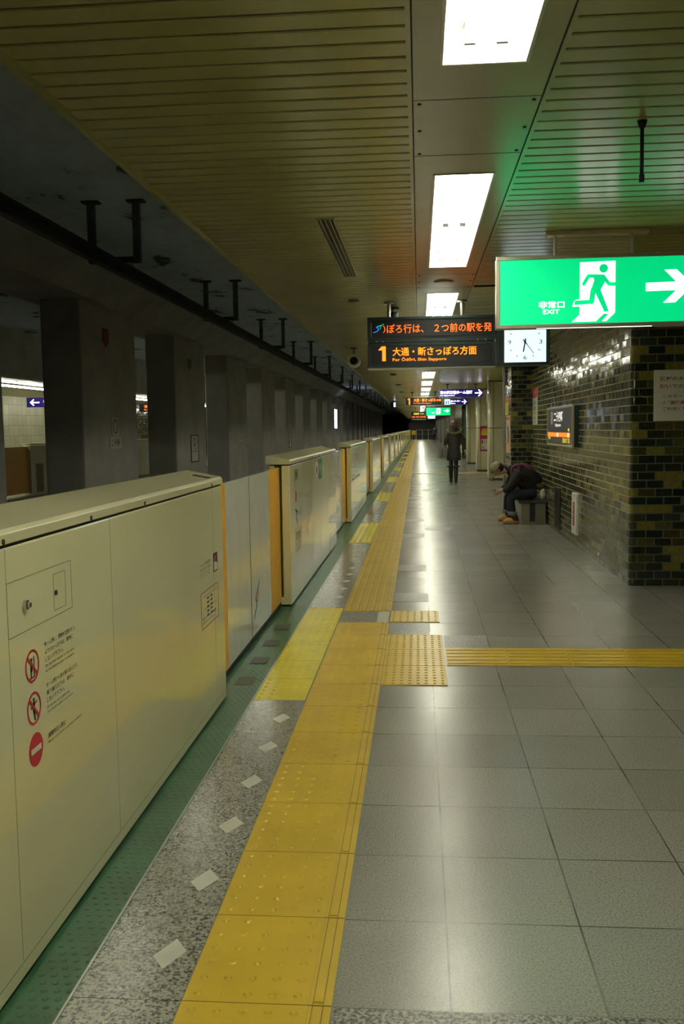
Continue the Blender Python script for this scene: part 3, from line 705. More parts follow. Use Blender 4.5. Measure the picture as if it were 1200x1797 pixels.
part('lettering', mb, 'greyprint', b3)
b4 = barrier(22.02, 'fourth cream gate housing from the near end', None, False)
for k in range(4, 18):
    y = .72+7.1*k
    if k < 7: dup(b4, (-1.17, y, 0), '%s cream gate housing from the near end' % ORD[k])
    else: dup(b4, (-1.17, y, 0), 'small cream gate housing in the far run towards the end wall', 'far gate housings')
def st_logo(F, x, z, s, t, d=.0008):     # swooping two-part mark
    P = lambda pts: [(x+a*s*3.4, z+b*s) for a, b in pts]
    mb = MB(); mb.stroke(F, P([(-.30, -1.0), (-.16, -.72), (-.02, -.42), (.02, -.16), (-.08, .02)]), .20*s, d, d+.0006)
    part('logo_blue_stroke', mb, 'blueprint', t)
    mb = MB(); mb.stroke(F, P([(-.12, -.05), (-.10, .22), (.10, .42)]), .18*s, d, d+.0006); part('logo_red_stroke', mb, 'red', t)
    mb = MB(); mb.stroke(F, P([(.02, .34), (.18, .60), (.34, 1.0)]), .15*s, d, d+.0006); part('logo_blue_tip', mb, 'blueprint', t)
    mb = MB(); mb.stroke(F, P([(.16, .40), (.20, .15), (.16, -.1)]), .11*s, d, d+.0006); part('logo_orange_stroke', mb, 'orange', t)
def leaf(y0, y1, side, label, group=None, detail=False):
    X = -1.172; F = frR(X)
    t = thing('sliding_gate', label, 'platform gate', (X, y0, .09), group)
    a, b = (y0+.50, y1) if side < 0 else (y0, y1-.56)
    mb = MB(); mb.box(X-.03, X, a, b, .05, 1.187); part('gate_panel', mb, 'white_panel', t, bev=.003)
    mb = MB(); mb.box(X-.03, X, *((y0, a) if side < 0 else (b, y1)), .05, 1.187); part('orange_band', mb, 'orange', t, bev=.003)
    mb = MB(); e = y1 if side < 0 else y0; mb.box(X-.028, X-.002, *((e, e+.012) if side < 0 else (e-.012, e)), .05, 1.187); part('rubber_edge', mb, 'black', t)
    mb = MB(); mb.box(X-.026, X-.004, y0, y1, .012, .052); part('bottom_rail', mb, 'black', t)
    if detail:
        st_logo(F, 6.60, .295, .115, t)
        mb = MB(); mb.text(F, '札幌市交通局', 6.47, 6.70, .165, .180, .0008, .01); part('lettering', mb, 'greyprint', t)
    return t
l0 = leaf(5.092, 6.385, -1, 'near pale grey gate leaf with only a thin orange edge showing')
l1 = leaf(6.412, 7.810, 1, 'pale grey gate leaf with a blue and red swoosh logo and a broad orange band', detail=True)
lr = leaf(6.412+7.1, 7.810+7.1, 1, 'pale grey gate leaf with orange band just before the third housing')
for k in range(1, 17):
    lab = '%s closed gate leaf pair from the near end, half beside its housing' % ORD[k] if k < 3 else None
    far = k >= 3
    dup(l0, (-1.172, 5.092+7.1*k, .09), ('near leaf of the %s gate opening' % ORD[k]) if not far else 'pale gate leaf of a far opening, mostly hidden by its housing', 'far gate leaves' if far else None)
    if k > 1: dup(lr, (-1.172, 6.412+7.1*k, .09), ('orange-banded leaf at the end of the %s gate opening' % ORD[k]) if not far else 'pale gate leaf of a far opening, mostly hidden by its housing', 'far gate leaves' if far else None)
# worn patches in the rubber at the first opening
mb = MB()
for y in (5.45, 5.95, 6.45, 6.98): mb.box(-1.10, -.995, y-.085, y+.085, .0052, .0062)
struct('trim_12', mb, 'patch')
# opposite gates (seen from the track side)
ob = None
for k in range(0, 4):
    y = 22.4+7.1*k-7.1*1
    if ob is None:
        ob = thing('gate_housing', 'dim cream gate housing on the opposite platform beside the pillar', 'platform barrier', (-9.6, y, 0), 'gate housings on the opposite platform')
        mb = MB(); mb.box(-9.70, -9.52, y, y+BL, .02, 1.21); mb.box(-9.71, -9.50, y-.01, y+BL+.01, 1.22, 1.27); part('body', mb, 'barrier', ob, bev=.006)
        mb = MB(); mb.box(-9.519, -9.517, y+.3, y+.75, .05, .75); mb.box(-9.519, -9.516, y+1.05, y+1.06, .05, 1.2); part('rear_panel', mb, 'seam', ob)
    else: dup(ob, (-9.6, y, 0))
    if k < 3:
        g = thing('sliding_gate', 'dull orange gate leaf on the opposite platform', 'platform gate', (-9.6, y+BL, .05), 'gate leaves on the opposite platform')
        mb = MB(); mb.box(-9.62, -9.59, y+BL+.01, y+7.09, .06, 1.19); part('gate_panel', mb, 'orange', g)

# ------------------------------------------------------------------ hanging signs
def exit_face(t, F, X, Z, k):
    P = lambda pts: [(X(a), Z(b)) for a, b in pts]
    mb = MB(); mb.prism(F, P([(537, 87), (762, 82), (762, 410), (708, 463), (487, 465), (537, 418)]), 0, .0012)
    mb.prism(F, P([(490, 367), (498, 338), (515, 322), (540, 320), (540, 367)]), 0, .0012)
    part('doorway_pictogram', mb, 'exit_white', t)
    mb = MB(); g = lambda pts, w: mb.stroke(F, P(pts), w*k, .0012, .0024)
    mb.disc(F, X(687), Z(128), 28*k, .0012, .0024, 24)
    g([(562, 224), (592, 174), (640, 176), (685, 178), (722, 228), (750, 229)], 23)
    mb.rect(F, X(748), X(763), Z(240.5), Z(217.5), .0012, .0024)
    mb.prism(F, P([(612, 168), (694, 168), (700, 205), (672, 260), (640, 285), (608, 262), (628, 200)]), .0012, .0025)
    g([(622, 262), (612, 338)], 33); g([(615, 338), (515, 340)], 24); mb.prism(F, P([(500, 357), (510, 336), (530, 328), (600, 328), (600, 352)]), .0012, .0024)
    mb.prism(F, P([(632, 275), (664, 250), (722, 400), (694, 405)]), .0012, .0024)
    mb.prism(F, P([(640, 464), (690, 417), (722, 417), (678, 464)]), .0012, .0024)
    part('running_figure', mb, 'exit_green', t)
    mb = MB(); mb.prism(F, P([(955, 227), (1145, 224), (1070, 147), (1146, 146), (1250, 250), (1140, 355), (1065, 356), (1145, 278), (955, 280)]), 0, .0014)
    part('arrow', mb, 'exit_white', t)
    mb = MB(); mb.text(F, '非常口', X(275), X(440), Z(374), Z(328), .0008, .045); mb.text(F, 'EXIT', X(302), X(408), Z(410), Z(382), .0008, .03)
    part('lettering', mb, 'exit_white', t)
Ys = 6.478
t = thing('exit_sign', 'large lit green emergency exit sign with running figure, hung from a ceiling bar', 'exit sign', (1.18, Ys, 2.4))
X0, X1, Z0, Z1 = .524, 1.836, 2.158, 2.634
F = frY(Ys)
mb = MB(); mb.box(X0+.004, X1-.004, Ys+.004, Ys+.135, Z0+.004, Z1-.004); part('casing', mb, 'aluminium', t, bev=.004)
mb = MB(); mb.frame(F, X0, X1, Z0, Z1, .025, -.012, .010); part('frame', mb, 'aluminium', t, bev=.003)
mb = MB(); mb.rect(F, X0+.023, X1-.023, Z0+.023, Z1-.023, -.006, .0); part('lit_face', mb, 'exit_green', t)
exit_face(t, F, lambda a: .549+(a-25)*.0010313, lambda b: 2.609-(b-62)*.0010313, .0010313)
mb = MB(); mb.box(.80, 1.56, Ys+.035, Ys+.055, Z0+.001, Z0+.006); part('lower_glow', mb, 'exit_glow', t)  # added glowing strip, paints the bright line along the sign's underside
for x in (.922, 1.431):
    mb = MB(); mb.tube([(x, Ys+.065, Z1-.01), (x, Ys+.065, ZC-.02)], .011, 12); part('rod', mb, 'white', t, smooth=True)
mb = MB(); mb.box(.865, 1.535, Ys+.02, Ys+.11, ZC-.028, ZC-.001); part('ceiling_mount', mb, 'barrier_cap', t, bev=.003)
mb = MB()
for x in (.73, 1.2, 1.6):
    mb = MB(); mb.box(x-.012, x+.012, Ys+.03, Ys+.05, Z1-.004, Z1+.012); part('top_clip', mb, 'steel', t)

# train indicator: two stacked display boxes and the clock
Yl = 9.706
F = frY(Yl)
t = thing('train_indicator', 'dark hanging train indicator with scrolling orange text above a destination line', 'information display', (.13, Yl, 2.12))
mb = MB(); mb.box(-.517, .778, Yl+.004, Yl+.26, 2.375, 2.632); up_ = part('upper_casing', mb, 'darkmetal', t, bev=.006)
mb = MB(); mb.box(-.517, .778, Yl+.004, Yl+.26, 2.122, 2.370); part('lower_casing', mb, 'darkmetal', t, bev=.006)
mb = MB(); mb.box(-.50, .76, Yl+.03, Yl+.24, 2.36, 2.38); mb.box(-.52, .785, Yl+.01, Yl+.25, 2.112, 2.121); part('joint_strip', mb, 'aluminium', t)
mb = MB(); mb.frame(F, -.517, .778, 2.375, 2.632, .026, -.006, .008); mb.frame(F, -.517, .778, 2.122, 2.370, .030, -.006, .008); part('bezel', mb, 'darkmetal', t, bev=.002)
mb = MB(); mb.rect(F, -.475, .748, 2.435, 2.592, 0, .005); mb.rect(F, -.475, .748, 2.155, 2.335, 0, .005); part('screen', mb, 'screen', t)
mb = MB(); mb.rect(F, -.481, -.474, 2.435, 2.575, .004, .010); part('screen_edge', mb, 'steel', t)
mb = MB(); mb.text(F, '）', -.355, -.335, 2.475, 2.545, .005, .0); mb.text(F, 'ぽろ行は、', -.318, .055, 2.468, 2.558, .005, .004); part('scrolling_text', mb, 'led_orange', t)
mb = MB(); mb.text(F, '２つ前の駅を発', .165, .742, 2.468, 2.556, .005, .004)
part('scrolling_text', mb, 'led_orange', t)
mb = MB(); mb.stroke(F, [(-.455, 2.478), (-.425, 2.488), (-.40, 2.505), (-.405, 2.52), (-.425, 2.530), (-.405, 2.543)], .007, .005, .006); part('logo_blue_stroke', mb, 'led_blue', t)
mb = MB(); mb.stroke(F, [(-.410, 2.538), (-.39, 2.545), (-.375, 2.549), (-.35, 2.562)], .007, .005, .006); mb.stroke(F, [(-.378, 2.546), (-.386, 2.515)], .005, .005, .006); part('logo_green_stroke', mb, 'led_green', t)
mb = MB()
mb.prism(F, [(-.407, 2.303), (-.372, 2.338), (-.332, 2.338), (-.332, 2.188), (-.368, 2.188), (-.368, 2.298), (-.407, 2.298)], .005, .0065)
part('platform_number', mb, 'led_amber', t)
mb = MB(); mb.text(F, '大通・新さっぽろ方面', -.262, .588, 2.237, 2.325, .005, .035); mb.text(F, 'For Ōdōri, Shin Sapporo', -.262, .285, 2.178, 2.224, .005, .022)
part('destination_text', mb, 'led_amber', t)
mb = MB()
for x in (-.42, -.36, .60, .68):
    mb = MB(); mb.disc(F, x, 2.385, .007, .008, .011, 10); part('latch', mb, 'steel', t)
for x in (-.523, .768):
    mb = MB(); mb.rect(F, x, x+.013, 2.362, 2.385, .0, .012); part('side_clip', mb, 'steel', t)
for x in (-.30, .45):
    mb = MB(); mb.tube([(x, Yl+.13, 2.63), (x, Yl+.13, ZC-.02)], .018, 12); mb.disc(Fr((0, 0, 0), (1, 0, 0), (0, 1, 0)), x, Yl+.13, .05, ZC-.02, ZC-.001, 20); part('rod', mb, 'steel', t)
t = thing('hanging_clock', 'square lit clock with pale face in a dark case beside the train indicator', 'clock', (1.07, Yl, 2.12))
mb = MB(); mb.box(.790, 1.325, Yl+.004, Yl+.22, 2.122, 2.632); part('casing', mb, 'darkmetal', t, bev=.006)
mb = MB(); mb.frame(F, .790, 1.325, 2.122, 2.632, .028, -.004, .006); part('bezel', mb, 'darkmetal', t, bev=.002)
mb = MB(); mb.rect(F, .868, 1.284, 2.150, 2.566, 0, .005); part('dial', mb, 'clock_face', t)
cx, cz = 1.074, 2.352
mb = MB()
for h in range(12):
    a = PI/2-h*PI/6; c, s = math.cos(a), math.sin(a); mb = MB()
    if h % 3 == 0:
        mb.text(F, str(h or 12), cx+.155*c-.017, cx+.155*c+.017, cz+.155*s-.021, cz+.155*s+.021, .005, .0)
    else: mb.stroke(F, [(cx+.148*c, cz+.148*s), (cx+.175*c, cz+.175*s)], .006, .005, .006, False)
    part('hour_marking', mb, 'clock_ink', t)
def hand(ang, l, wd, nm):
    a = math.radians(90-ang); mb = MB(); mb.stroke(F, [(cx-.035*math.cos(a), cz-.035*math.sin(a)), (cx+l*math.cos(a), cz+l*math.sin(a))], wd, .006, .008, False); part(nm, mb, 'clock_ink', t)
hand(190, .10, .013, 'hour_hand'); hand(143, .145, .006, 'minute_hand'); hand(322, .03, .01, 'second_hand')
mb = MB(); mb.disc(F, cx, cz, .012, .008, .010, 16); part('hub', mb, 'clock_ink', t)
mb = MB(); mb.tube([(1.06, Yl+.12, 2.63), (1.06, Yl+.12, ZC-.001)], .018, 12); part('rod', mb, 'steel', t)

def hang_sign(name, Y, x0, x1, z0, z1, label, cat, face, frame, rods, depth=.12, ft=.014):
    t = thing(name, label, cat, ((x0+x1)/2, Y, z0)); F = frY(Y)
    mb = MB(); mb.box(x0+.003, x1-.003, Y+.004, Y+depth, z0+.003, z1-.003); part('casing', mb, 'darkmetal', t)
    mb = MB(); mb.frame(F, x0, x1, z0, z1, ft, -.006, .008); part('frame', mb, frame, t)
    mb = MB(); mb.rect(F, x0+ft, x1-ft, z0+ft, z1-ft, -.004, 0); part('face', mb, face, t)
    for x in rods:
        mb = MB(); mb.tube([(x, Y+depth/2, z1-.01), (x, Y+depth/2, ZC)], .014, 8); mb.disc(Fr((0, 0, 0), (1, 0, 0), (0, 1, 0)), x, Y+depth/2, .06, ZC-.03, ZC-.001, 14); part('rod', mb, 'black', t)
    return t, F
def arrow(mb, F, x, z, s, d=.001, w=.17):
    mb.stroke(F, [(x-s, z), (x+s*.8, z)], w*s*1.6, d, d+.001, False); mb.stroke(F, [(x+.15*s, z+.85*s), (x+s, z), (x+.15*s, z-.85*s)], w*s*1.6, d, d+.001)
t, F = hang_sign('direction_sign', 28.4, .605, 1.925, 2.395, 2.655, 'lit navy sign with white arrow above the walking person', 'direction sign', 'sign_blue', 'aluminium', (.86, 1.70))
mb = MB(); mb.text(F, '宮の沢方面ホーム連絡', .645, 1.60, 2.50, 2.60, .001, .05); mb.text(F, 'For Miyanosawa', .645, 1.07, 2.435, 2.475, .001, .04); part('lettering', mb, 'sign_white', t)
mb = MB(); arrow(mb, F, 1.77, 2.545-.02, .10); part('arrow', mb, 'sign_white', t)
t, F = hang_sign('direction_sign', 38.0, 1.0, 1.98, 2.40, 2.66, 'lit navy lift sign with pale blue lift symbol, hung behind the navy arrow sign', 'direction sign', 'sign_blue', 'aluminium', (1.2, 1.8))
mb = MB(); mb.rect(F, 1.03, 1.25, 2.42, 2.64, .001, .002); part('lift_symbol', mb, 'clock_face', t)
mb = MB(); mb.disc(F, 1.10, 2.56, .018, .002, .003, 10); mb.disc(F, 1.18, 2.56, .018, .002, .003, 10); mb.rect(F, 1.08, 1.12, 2.45, 2.54, .002, .003); mb.rect(F, 1.16, 1.20, 2.45, 2.54, .002, .003); part('lift_figure', mb, 'blueprint', t)
mb = MB(); mb.text(F, 'エレベーター', 1.27, 1.66, 2.52, 2.60, .001, .05); mb.text(F, 'Elevator', 1.27, 1.47, 2.45, 2.49, .001, .04); arrow(mb, F, 1.80, 2.53, .085); part('lettering', mb, 'sign_white', t)
t, F = hang_sign('destination_sign', 34.1, -.488, .850, 2.300, 2.620, 'smaller lit orange destination board with a number one, hung below the row of ceiling lights', 'destination board', 'screen', 'aluminium', (-.23, .60), ft=.018)
mb = MB(); mb.prism(F, [(-.41, 2.53), (-.36, 2.575), (-.31, 2.575), (-.31, 2.35), (-.355, 2.35), (-.355, 2.525), (-.41, 2.525)], .001, .002); part('platform_number', mb, 'led_amber', t)
mb = MB(); mb.text(F, '大通・新さっぽろ', -.18, .60, 2.445, 2.565, .001, .04); mb.text(F, '方面', .62, .80, 2.455, 2.535, .001, .03); mb.text(F, 'For Ōdōri, Shin Sapporo', -.18, .45, 2.37, 2.42, .001, .03); part('destination_text', mb, 'led_amber', t)
t, F = hang_sign('exit_sign', 50.0, .40, 1.66, 2.16, 2.56, 'small far green exit sign hung beyond the navy signs', 'exit sign', 'exit_green', 'exit_green', (.7, 1.4))
kk = 1.20/1250
exit_face(t, F, lambda a: .41+a*kk, lambda b: 2.60-b*kk*.85, kk)
t, F = hang_sign('train_indicator', 60.0, -.50, .52, 2.06, 2.54, 'small far train indicator with yellow and red text lines below the lights', 'information display', 'screen', 'darkmetal', (-.2, .3))
mb = MB(); mb.text(F, '普通 新', -.32, .02, 2.36, 2.46, .001, .04); mb.text(F, '13:24', .10, .32, 2.38, 2.43, .001, .03); part('upper_text', mb, 'led_yellow', t)
mb = MB(); mb.text(F, '1大通・新さっぽろ方面', -.44, .44, 2.16, 2.27, .001, .03); part('lower_text', mb, 'led_orange', t)
mb = MB(); mb.box(-.4, .45, 59.99, 60.1, 2.03, 2.05); part('lower_strip', mb, 'white', t)
t, F = hang_sign('hanging_clock', 60.0, .56, 1.04, 2.08, 2.54, 'small far lit clock just below the distant green exit sign', 'clock', 'clock_face', 'darkmetal', (.8,))
t, F = hang_sign('direction_sign', 27.0, -11.52, -9.75, 2.28, 2.56, 'lit navy sign with white arrow on the opposite platform', 'direction sign', 'sign_blue', 'darkmetal', (-11.0,))
mb = MB(); mb.text(F, '大通・新さっぽろ方面', -11.02, -9.90, 2.42, 2.51, .001, .04); mb.text(F, 'For Ōdōri, Shin Sapporo', -11.00, -10.1, 2.32, 2.37, .001, .03)
mb.stroke(F, [(-11.15, 2.42), (-11.40, 2.42)], .03, .001, .002); mb.stroke(F, [(-11.31, 2.50), (-11.40, 2.42), (-11.31, 2.34)], .03, .001, .002); part('lettering', mb, 'sign_white', t)
t, F = hang_sign('train_indicator', 37.0, -11.15, -9.75, 2.30, 2.64, 'orange lit board glimpsed between two grey pillars', 'information display', 'screen', 'darkmetal', (-10.85,))
mb = MB(); mb.text(F, '宮の沢方面', -10.95, -9.9, 2.47, 2.58, .001, .05); mb.text(F, 'For Miyanosawa', -10.95, -10.2, 2.36, 2.42, .001, .05); part('lettering', mb, 'led_orange', t)

# ------------------------------------------------------------------ ceiling fittings
t = thing('ceiling_vent', 'long slotted air vent in the slatted ceiling over the platform edge', 'vent', (-.57, 7.0, ZC))
mb = MB(); mb.frame(Fr((0, 0, 0), (1, 0, 0), (0, 1, 0)), -.632, -.512, 5.91, 8.13, .010, ZC-.006, ZC+.004)
for j in range(3): mb.box(-.604+.030*j-.002, -.604+.030*j+.004, 5.92, 8.12, ZC-.005, ZC+.002)
part('frame', mb, 'ceil_metal', t)
mb = MB(); mb.box(-.625, -.52, 5.92, 8.12, ZC-.0025, ZC-.0005); part('opening', mb, 'black', t)
t = thing('hanging_probe', 'thin black rod hanging from the slatted ceiling near the exit sign', 'probe', (.965, 4.25, ZC))
mb = MB(); mb.tube([(.965, 4.25, ZC), (.965, 4.25, 2.545)], .0085, 10); part('rod', mb, 'black', t, smooth=True)
mb = MB(); mb.tube([(.965, 4.25, ZC), (.965, 4.25, ZC-.018), (.965, 4.25, ZC-.03)], .021, 14, r1=.012); part('flange', mb, 'black', t, smooth=True)
mb = MB(); mb.tube([(.965, 4.25, 2.575), (.965, 4.25, 2.545)], .012, 10); part('tip', mb, 'black', t, smooth=True)
FD = Fr((0, 0, 0), (-1, 0, 0), (0, 1, 0))
mb = MB(); mb.disc(FD, -.233, 8.56, .075, -ZC, -ZC+.012, 28)
mb.ring(FD, -.233, 8.56, .075, .09, -ZC, -ZC+.006, 28)
single('ceiling_disc', mb, 'ceil_metal', 'flat round disc in the ceiling strip between the second and third light', 'detector', (.233, 8.56, ZC))
mb = MB(); mb.disc(FD, .65, 9.63, .055, -ZC, -ZC+.02, 20); single('ceiling_disc', mb, 'seam', 'small round disc on the slatted ceiling near the train indicator', 'detector', (-.65, 9.63, ZC))
sp = None
for i, y in enumerate((17.6, 22.8, 28.2, 33.9, 39.5, 45.5)):
    lab = '%s small square ceiling grille along the slatted ceiling' % ORD[i] if i < 4 else 'tiny far square ceiling grille'
    if i == 0: continue
    if sp is None:
        sp = thing('ceiling_grille', lab, 'grille', (-.60, y, ZC)); mb = MB(); mb.box(-.675, -.525, y-.28, y+.28, ZC-.012, ZC-.0005); part('grille_plate', mb, 'patch', sp)
        mb = MB()
        for j in range(6): mb.box(-.665, -.535, y-.22+.08*j, y-.20+.08*j, ZC-.015, ZC-.012)
        part('grille_slat', mb, 'black', sp)
    else: dup(sp, (-.60, y, ZC), lab, 'far ceiling grilles' if i >= 4 else None)
def camera_unit(x, y, zt, zc, r, label, lit):
    t = thing('security_camera', label, 'camera', (x, y, ZC))
    mb = MB(); mb.disc(FD, -x, y, .055, -ZC, -ZC+.02, 20); part('ceiling_plate', mb, 'darkmetal', t)
    mb = MB(); mb.tube([(x, y, ZC-.02), (x, y, zc+r*.8)], .012, 10); part('stem', mb, 'darkmetal', t)
    F = frY(y)
    mb = MB(); mb.ring(F, x, zc, r*.62, r, -.09, .09, 32); part('housing', mb, 'offwhite' if not lit else 'darkmetal', t, smooth=False, bev=.006)
    mb = MB(); mb.disc(F, x, zc, r*.63, -.085, .04, 28); part('lens', mb, 'screen', t)
    return t
camera_unit(-1.035, 15.26, ZC, 2.595, .105, 'round cream camera housing with dark lens, hung at the ceiling edge', False)
t = thing('security_camera', 'dark cylindrical camera on a ceiling stem just above the train indicator', 'camera', (-.262, 10.3, ZC))
mb = MB(); mb.disc(FD, .262, 10.3, .06, -ZC, -ZC+.02, 20); part('ceiling_plate', mb, 'darkmetal', t)
mb = MB(); mb.tube([(-.262, 10.3, ZC), (-.262, 10.3, 2.74)], .03, 14); part('stem', mb, 'steel', t, smooth=True)
mb = MB(); mb.tube([(-.262, 10.3, 2.745), (-.262, 10.3, 2.64)], .052, 18); part('housing', mb, 'darkmetal', t, bev=.004)
t = thing('far_camera', 'small dark camera with a painted white highlight hung far off at the ceiling edge', 'far_camera', (-1.2, 44.6, 2.5))
mb = MB(); mb.tube([(-1.2, 44.6, ZC), (-1.2, 44.6, 2.72)], .05, 10); part('stem', mb, 'darkmetal', t)
mb = MB(); mb.box(-1.34, -1.06, 44.55, 44.8, 2.50, 2.74); part('casing', mb, 'darkmetal', t)
mb = MB(); mb.rect(frY(44.55), -1.17, -1.09, 2.52, 2.72, .001, .006); part('screen', mb, 'panel_light', t)  # glowing plate stands in for the white highlight on the camera
for (x, y) in ((.62, 7.2), (1.4, 7.6)): pass

# ------------------------------------------------------------------ wall fittings
F = frL(WX)      # x coordinate is -Y
t = thing('station_sign', 'dark station name board with an orange line, on the glazed brick wall', 'station sign', (WX, 12.8, 1.49))
a0, a1, z0, z1 = -13.93, -11.70, 1.228, 1.765
mb = MB(); mb.rect(F, a0+.01, a1-.01, z0+.01, z1-.01, .0, .075); part('casing', mb, 'darkmetal', t, bev=.004)
mb = MB(); mb.frame(F, a0, a1, z0, z1, .03, .055, .085); part('frame', mb, 'aluminium', t, bev=.004)
mb = MB(); mb.rect(F, a0+.03, a1-.03, z0+.03, z1-.03, .07, .078); part('face', mb, pm('sign_black_face', (.02, .018, .02), .3, em=.25, emc=(.05, .045, .05)), t)
sx = lambda px: a0+.05+(px-165)/(800-165)*(a1-a0-.10)      # from the zoomed photograph's own columns to the board
sz = lambda py: z1-.03-(py-400)/(1430-400)*(z1-z0-.05)
M['sign_lit'] = pm('lit_station_text', (.9, .9, .85), .4, em=.8, emc=(1, .98, .9)); M['sign_line'] = pm('lit_orange_line', (1, .25, .02), .4, em=1.3, emc=(1, .17, .004)); M['sign_yel'] = pm('lit_yellow_text', (.9, .7, .02), .4, em=.7, emc=(.9, .65, .01))
mb = MB(); mb.text(F, '二十四軒', sx(345), sx(585), sz(770), sz(480), .0785, .05); mb.text(F, 'Nijūyonken', sx(380), sx(530), sz(930), sz(820), .0785, .03); part('station_name', mb, 'sign_lit', t)
mb = MB(); mb.disc(F, sx(278), sz(655), .115, .0785, .080, 28, .092); rg = part('ring_symbol', mb, 'offwhite', t)
mb = MB(); mb.ring(F, sx(278), sz(655), .06, .075, .080, .081, 28, .8); mb.text(F, 'T05', sx(278)-.03, sx(278)+.03, sz(690), sz(620), .080, .02); part('symbol_print', mb, 'darkred', rg)
mb = MB(); mb.rect(F, sx(165), sx(760), sz(1200), sz(1080), .0785, .080); part('line_bar', mb, 'sign_line', t)
mb = MB(); mb.rect(F, sx(430), sx(460), sz(1190), sz(1090), .080, .081); mb.rect(F, sx(705), sx(735), sz(1195), sz(1090), .080, .081); part('line_mark', mb, 'sign_lit', t)
mb = MB(); mb.text(F, '琴似', sx(185), sx(245), sz(1290), sz(1205), .0785, .04); part('neighbour_station', mb, 'sign_yel', t)
mb = MB(); mb.text(F, '西28丁目', sx(580), sx(750), sz(1360), sz(1225), .0785, .05); mb.text(F, '4', sx(700), sx(745), sz(1050), sz(950), .0785, .02); part('neighbour_station', mb, 'sign_yel', t)
t = thing('poster', 'narrow white notice with a red heading on the glazed brick wall beside the dark pier', 'poster', (WX, 16.0, 1.53))
mb = MB(); mb.rect(F, -16.36, -15.75, 1.53, 2.145, 0, .006); part('paper', mb, 'offwhite', t)
mb = MB(); mb.rect(F, -16.36, -15.75, 1.98, 2.145, .006, .007); part('red_heading', mb, 'red', t)
mb = MB(); mb.stroke(F, [(-16.25, 2.02), (-16.1, 2.10), (-16.0, 2.03), (-15.9, 2.09)], .03, .007, .008); part('heading_symbol', mb, 'offwhite', t)
mb = MB(); mb.text(F, '駆け込み', -16.28, -15.85, 1.86, 1.94, .006, .03); mb.text(F, '乗車禁止', -16.28, -15.85, 1.77, 1.84, .006, .03); mb.text(F, 'おやめください', -16.28, -15.85, 1.71, 1.74, .006, .02); mb.text(F, '交通局', -16.2, -15.9, 1.62, 1.66, .006, .02); mb.text(F, '地下鉄', -16.2, -15.9, 1.56, 1.59, .006, .02); part('lettering', mb, 'ink', t)
t = thing('fire_equipment_box', 'tall narrow white panel with a dark red strip low on the glazed brick wall', 'wall panel', (WX, 11.85, .16))
mb = MB(); mb.rect(F, -12.03, -11.69, .155, .665, .0, .03); part('plate', mb, 'white', t, bev=.004)
mb = MB(); mb.rect(F, -11.92, -11.80, .26, .555, .03, .034); part('red_strip', mb, 'darkred', t)
mb = MB(); mb.text(F, '消', -11.90, -11.82, .50, .54, .034, .02); mb.text(F, '火', -11.90, -11.82, .44, .48, .034, .02); mb.text(F, '栓', -11.90, -11.82, .38, .42, .034, .02); part('lettering', mb, 'offwhite', t)
mb = MB(); mb.rect(F, -13.62, -13.13, .06, .645, 0, .02); single('wall_plate', mb, pm('dark_bronze_plate', (.03, .028, .028), .3, metal=.5), 'dark metal plate low on the brick wall just beside the bench', 'metal plate', (WX, 13.37, .06), bev=.004)
mb = MB(); mb.disc(F, -10.345, .10, .018, 0, .012, 16); single('wall_stud', mb, 'white', 'tiny white stud near the foot of the glazed brick wall', 'stud', (WX, 10.345, .1))
F = frY(WY)
t = thing('notice_board', 'white notice with dark red and black Japanese text on the brick corner wall', 'notice', (2.42, WY, 1.535))
mb = MB(); mb.rect(F, 2.150, 2.80, 1.533, 1.998, 0, .012); part('board', mb, 'offwhite', t, bev=.002)
k = 8.884/1646
nx = lambda p: 2.157+(p-1149)*.00552
nz = lambda p: 1.996-(p-650)*.00520
mb = MB(); mb.text(F, '反対のホームに', nx(1157), nx(1226), nz(669), nz(661), .012, .035); mb.text(F, 'おいでの方は', nx(1157), nx(1216), nz(682), nz(674), .012, .035); mb.text(F, '連絡通路', nx(1174), nx(1206), nz(710), nz(703.5), .012, .05); part('red_lettering', mb, 'darkred', t)
mb = MB(); mb.text(F, 'このホーム中央', nx(1162.5), nx(1220), nz(698.5), nz(692.5), .012, .015); mb.text(F, 'の「', nx(1162.5), nx(1173), nz(710), nz(703.5), .012, .015); mb.text(F, '」を', nx(1207), nx(1216), nz(710), nz(703.5), .012, .015); mb.text(F, 'ご利用ください', nx(1162.5), nx(1218), nz(721), nz(714.5), .012, .015); part('lettering', mb, 'ink', t)
# on the pier's narrow side
F = frL(1.585)
t = thing('pictogram_plate', 'small yellow plate on the narrow side of the dark brick pier', 'sign', (1.585, 17.1, 1.71))
mb = MB(); mb.rect(F, -17.45, -16.92, 1.715, 1.945, 0, .006); part('plate', mb, 'yellowprint', t)
mb = MB(); mb.disc(F, -17.19, 1.885, .035, .006, .007, 12, .02); mb.stroke(F, [(-17.19, 1.86), (-17.19, 1.78)], .09, .006, .007); part('figure', mb, 'ink', t)
t = thing('poster', 'tall peach and blue poster on the narrow side of the dark brick pier', 'poster', (1.585, 17.0, 1.04))
mb = MB(); mb.rect(F, -17.25, -16.62, 1.04, 1.70, 0, .005); part('paper', mb, 'cream_print', t)
mb = MB(); mb.prism(F, [(-17.1, 1.55), (-16.8, 1.5), (-16.7, 1.3), (-16.9, 1.2), (-17.1, 1.4)], .005, .006); part('blue_print', mb, 'blueprint', t)
mb = MB(); mb.stroke(F, [(-17.15, 1.2), (-16.8, 1.35), (-16.75, 1.1)], .05, .005, .006); mb.rect(F, -17.2, -16.7, 1.62, 1.68, .005, .006); part('red_print', mb, 'red', t)
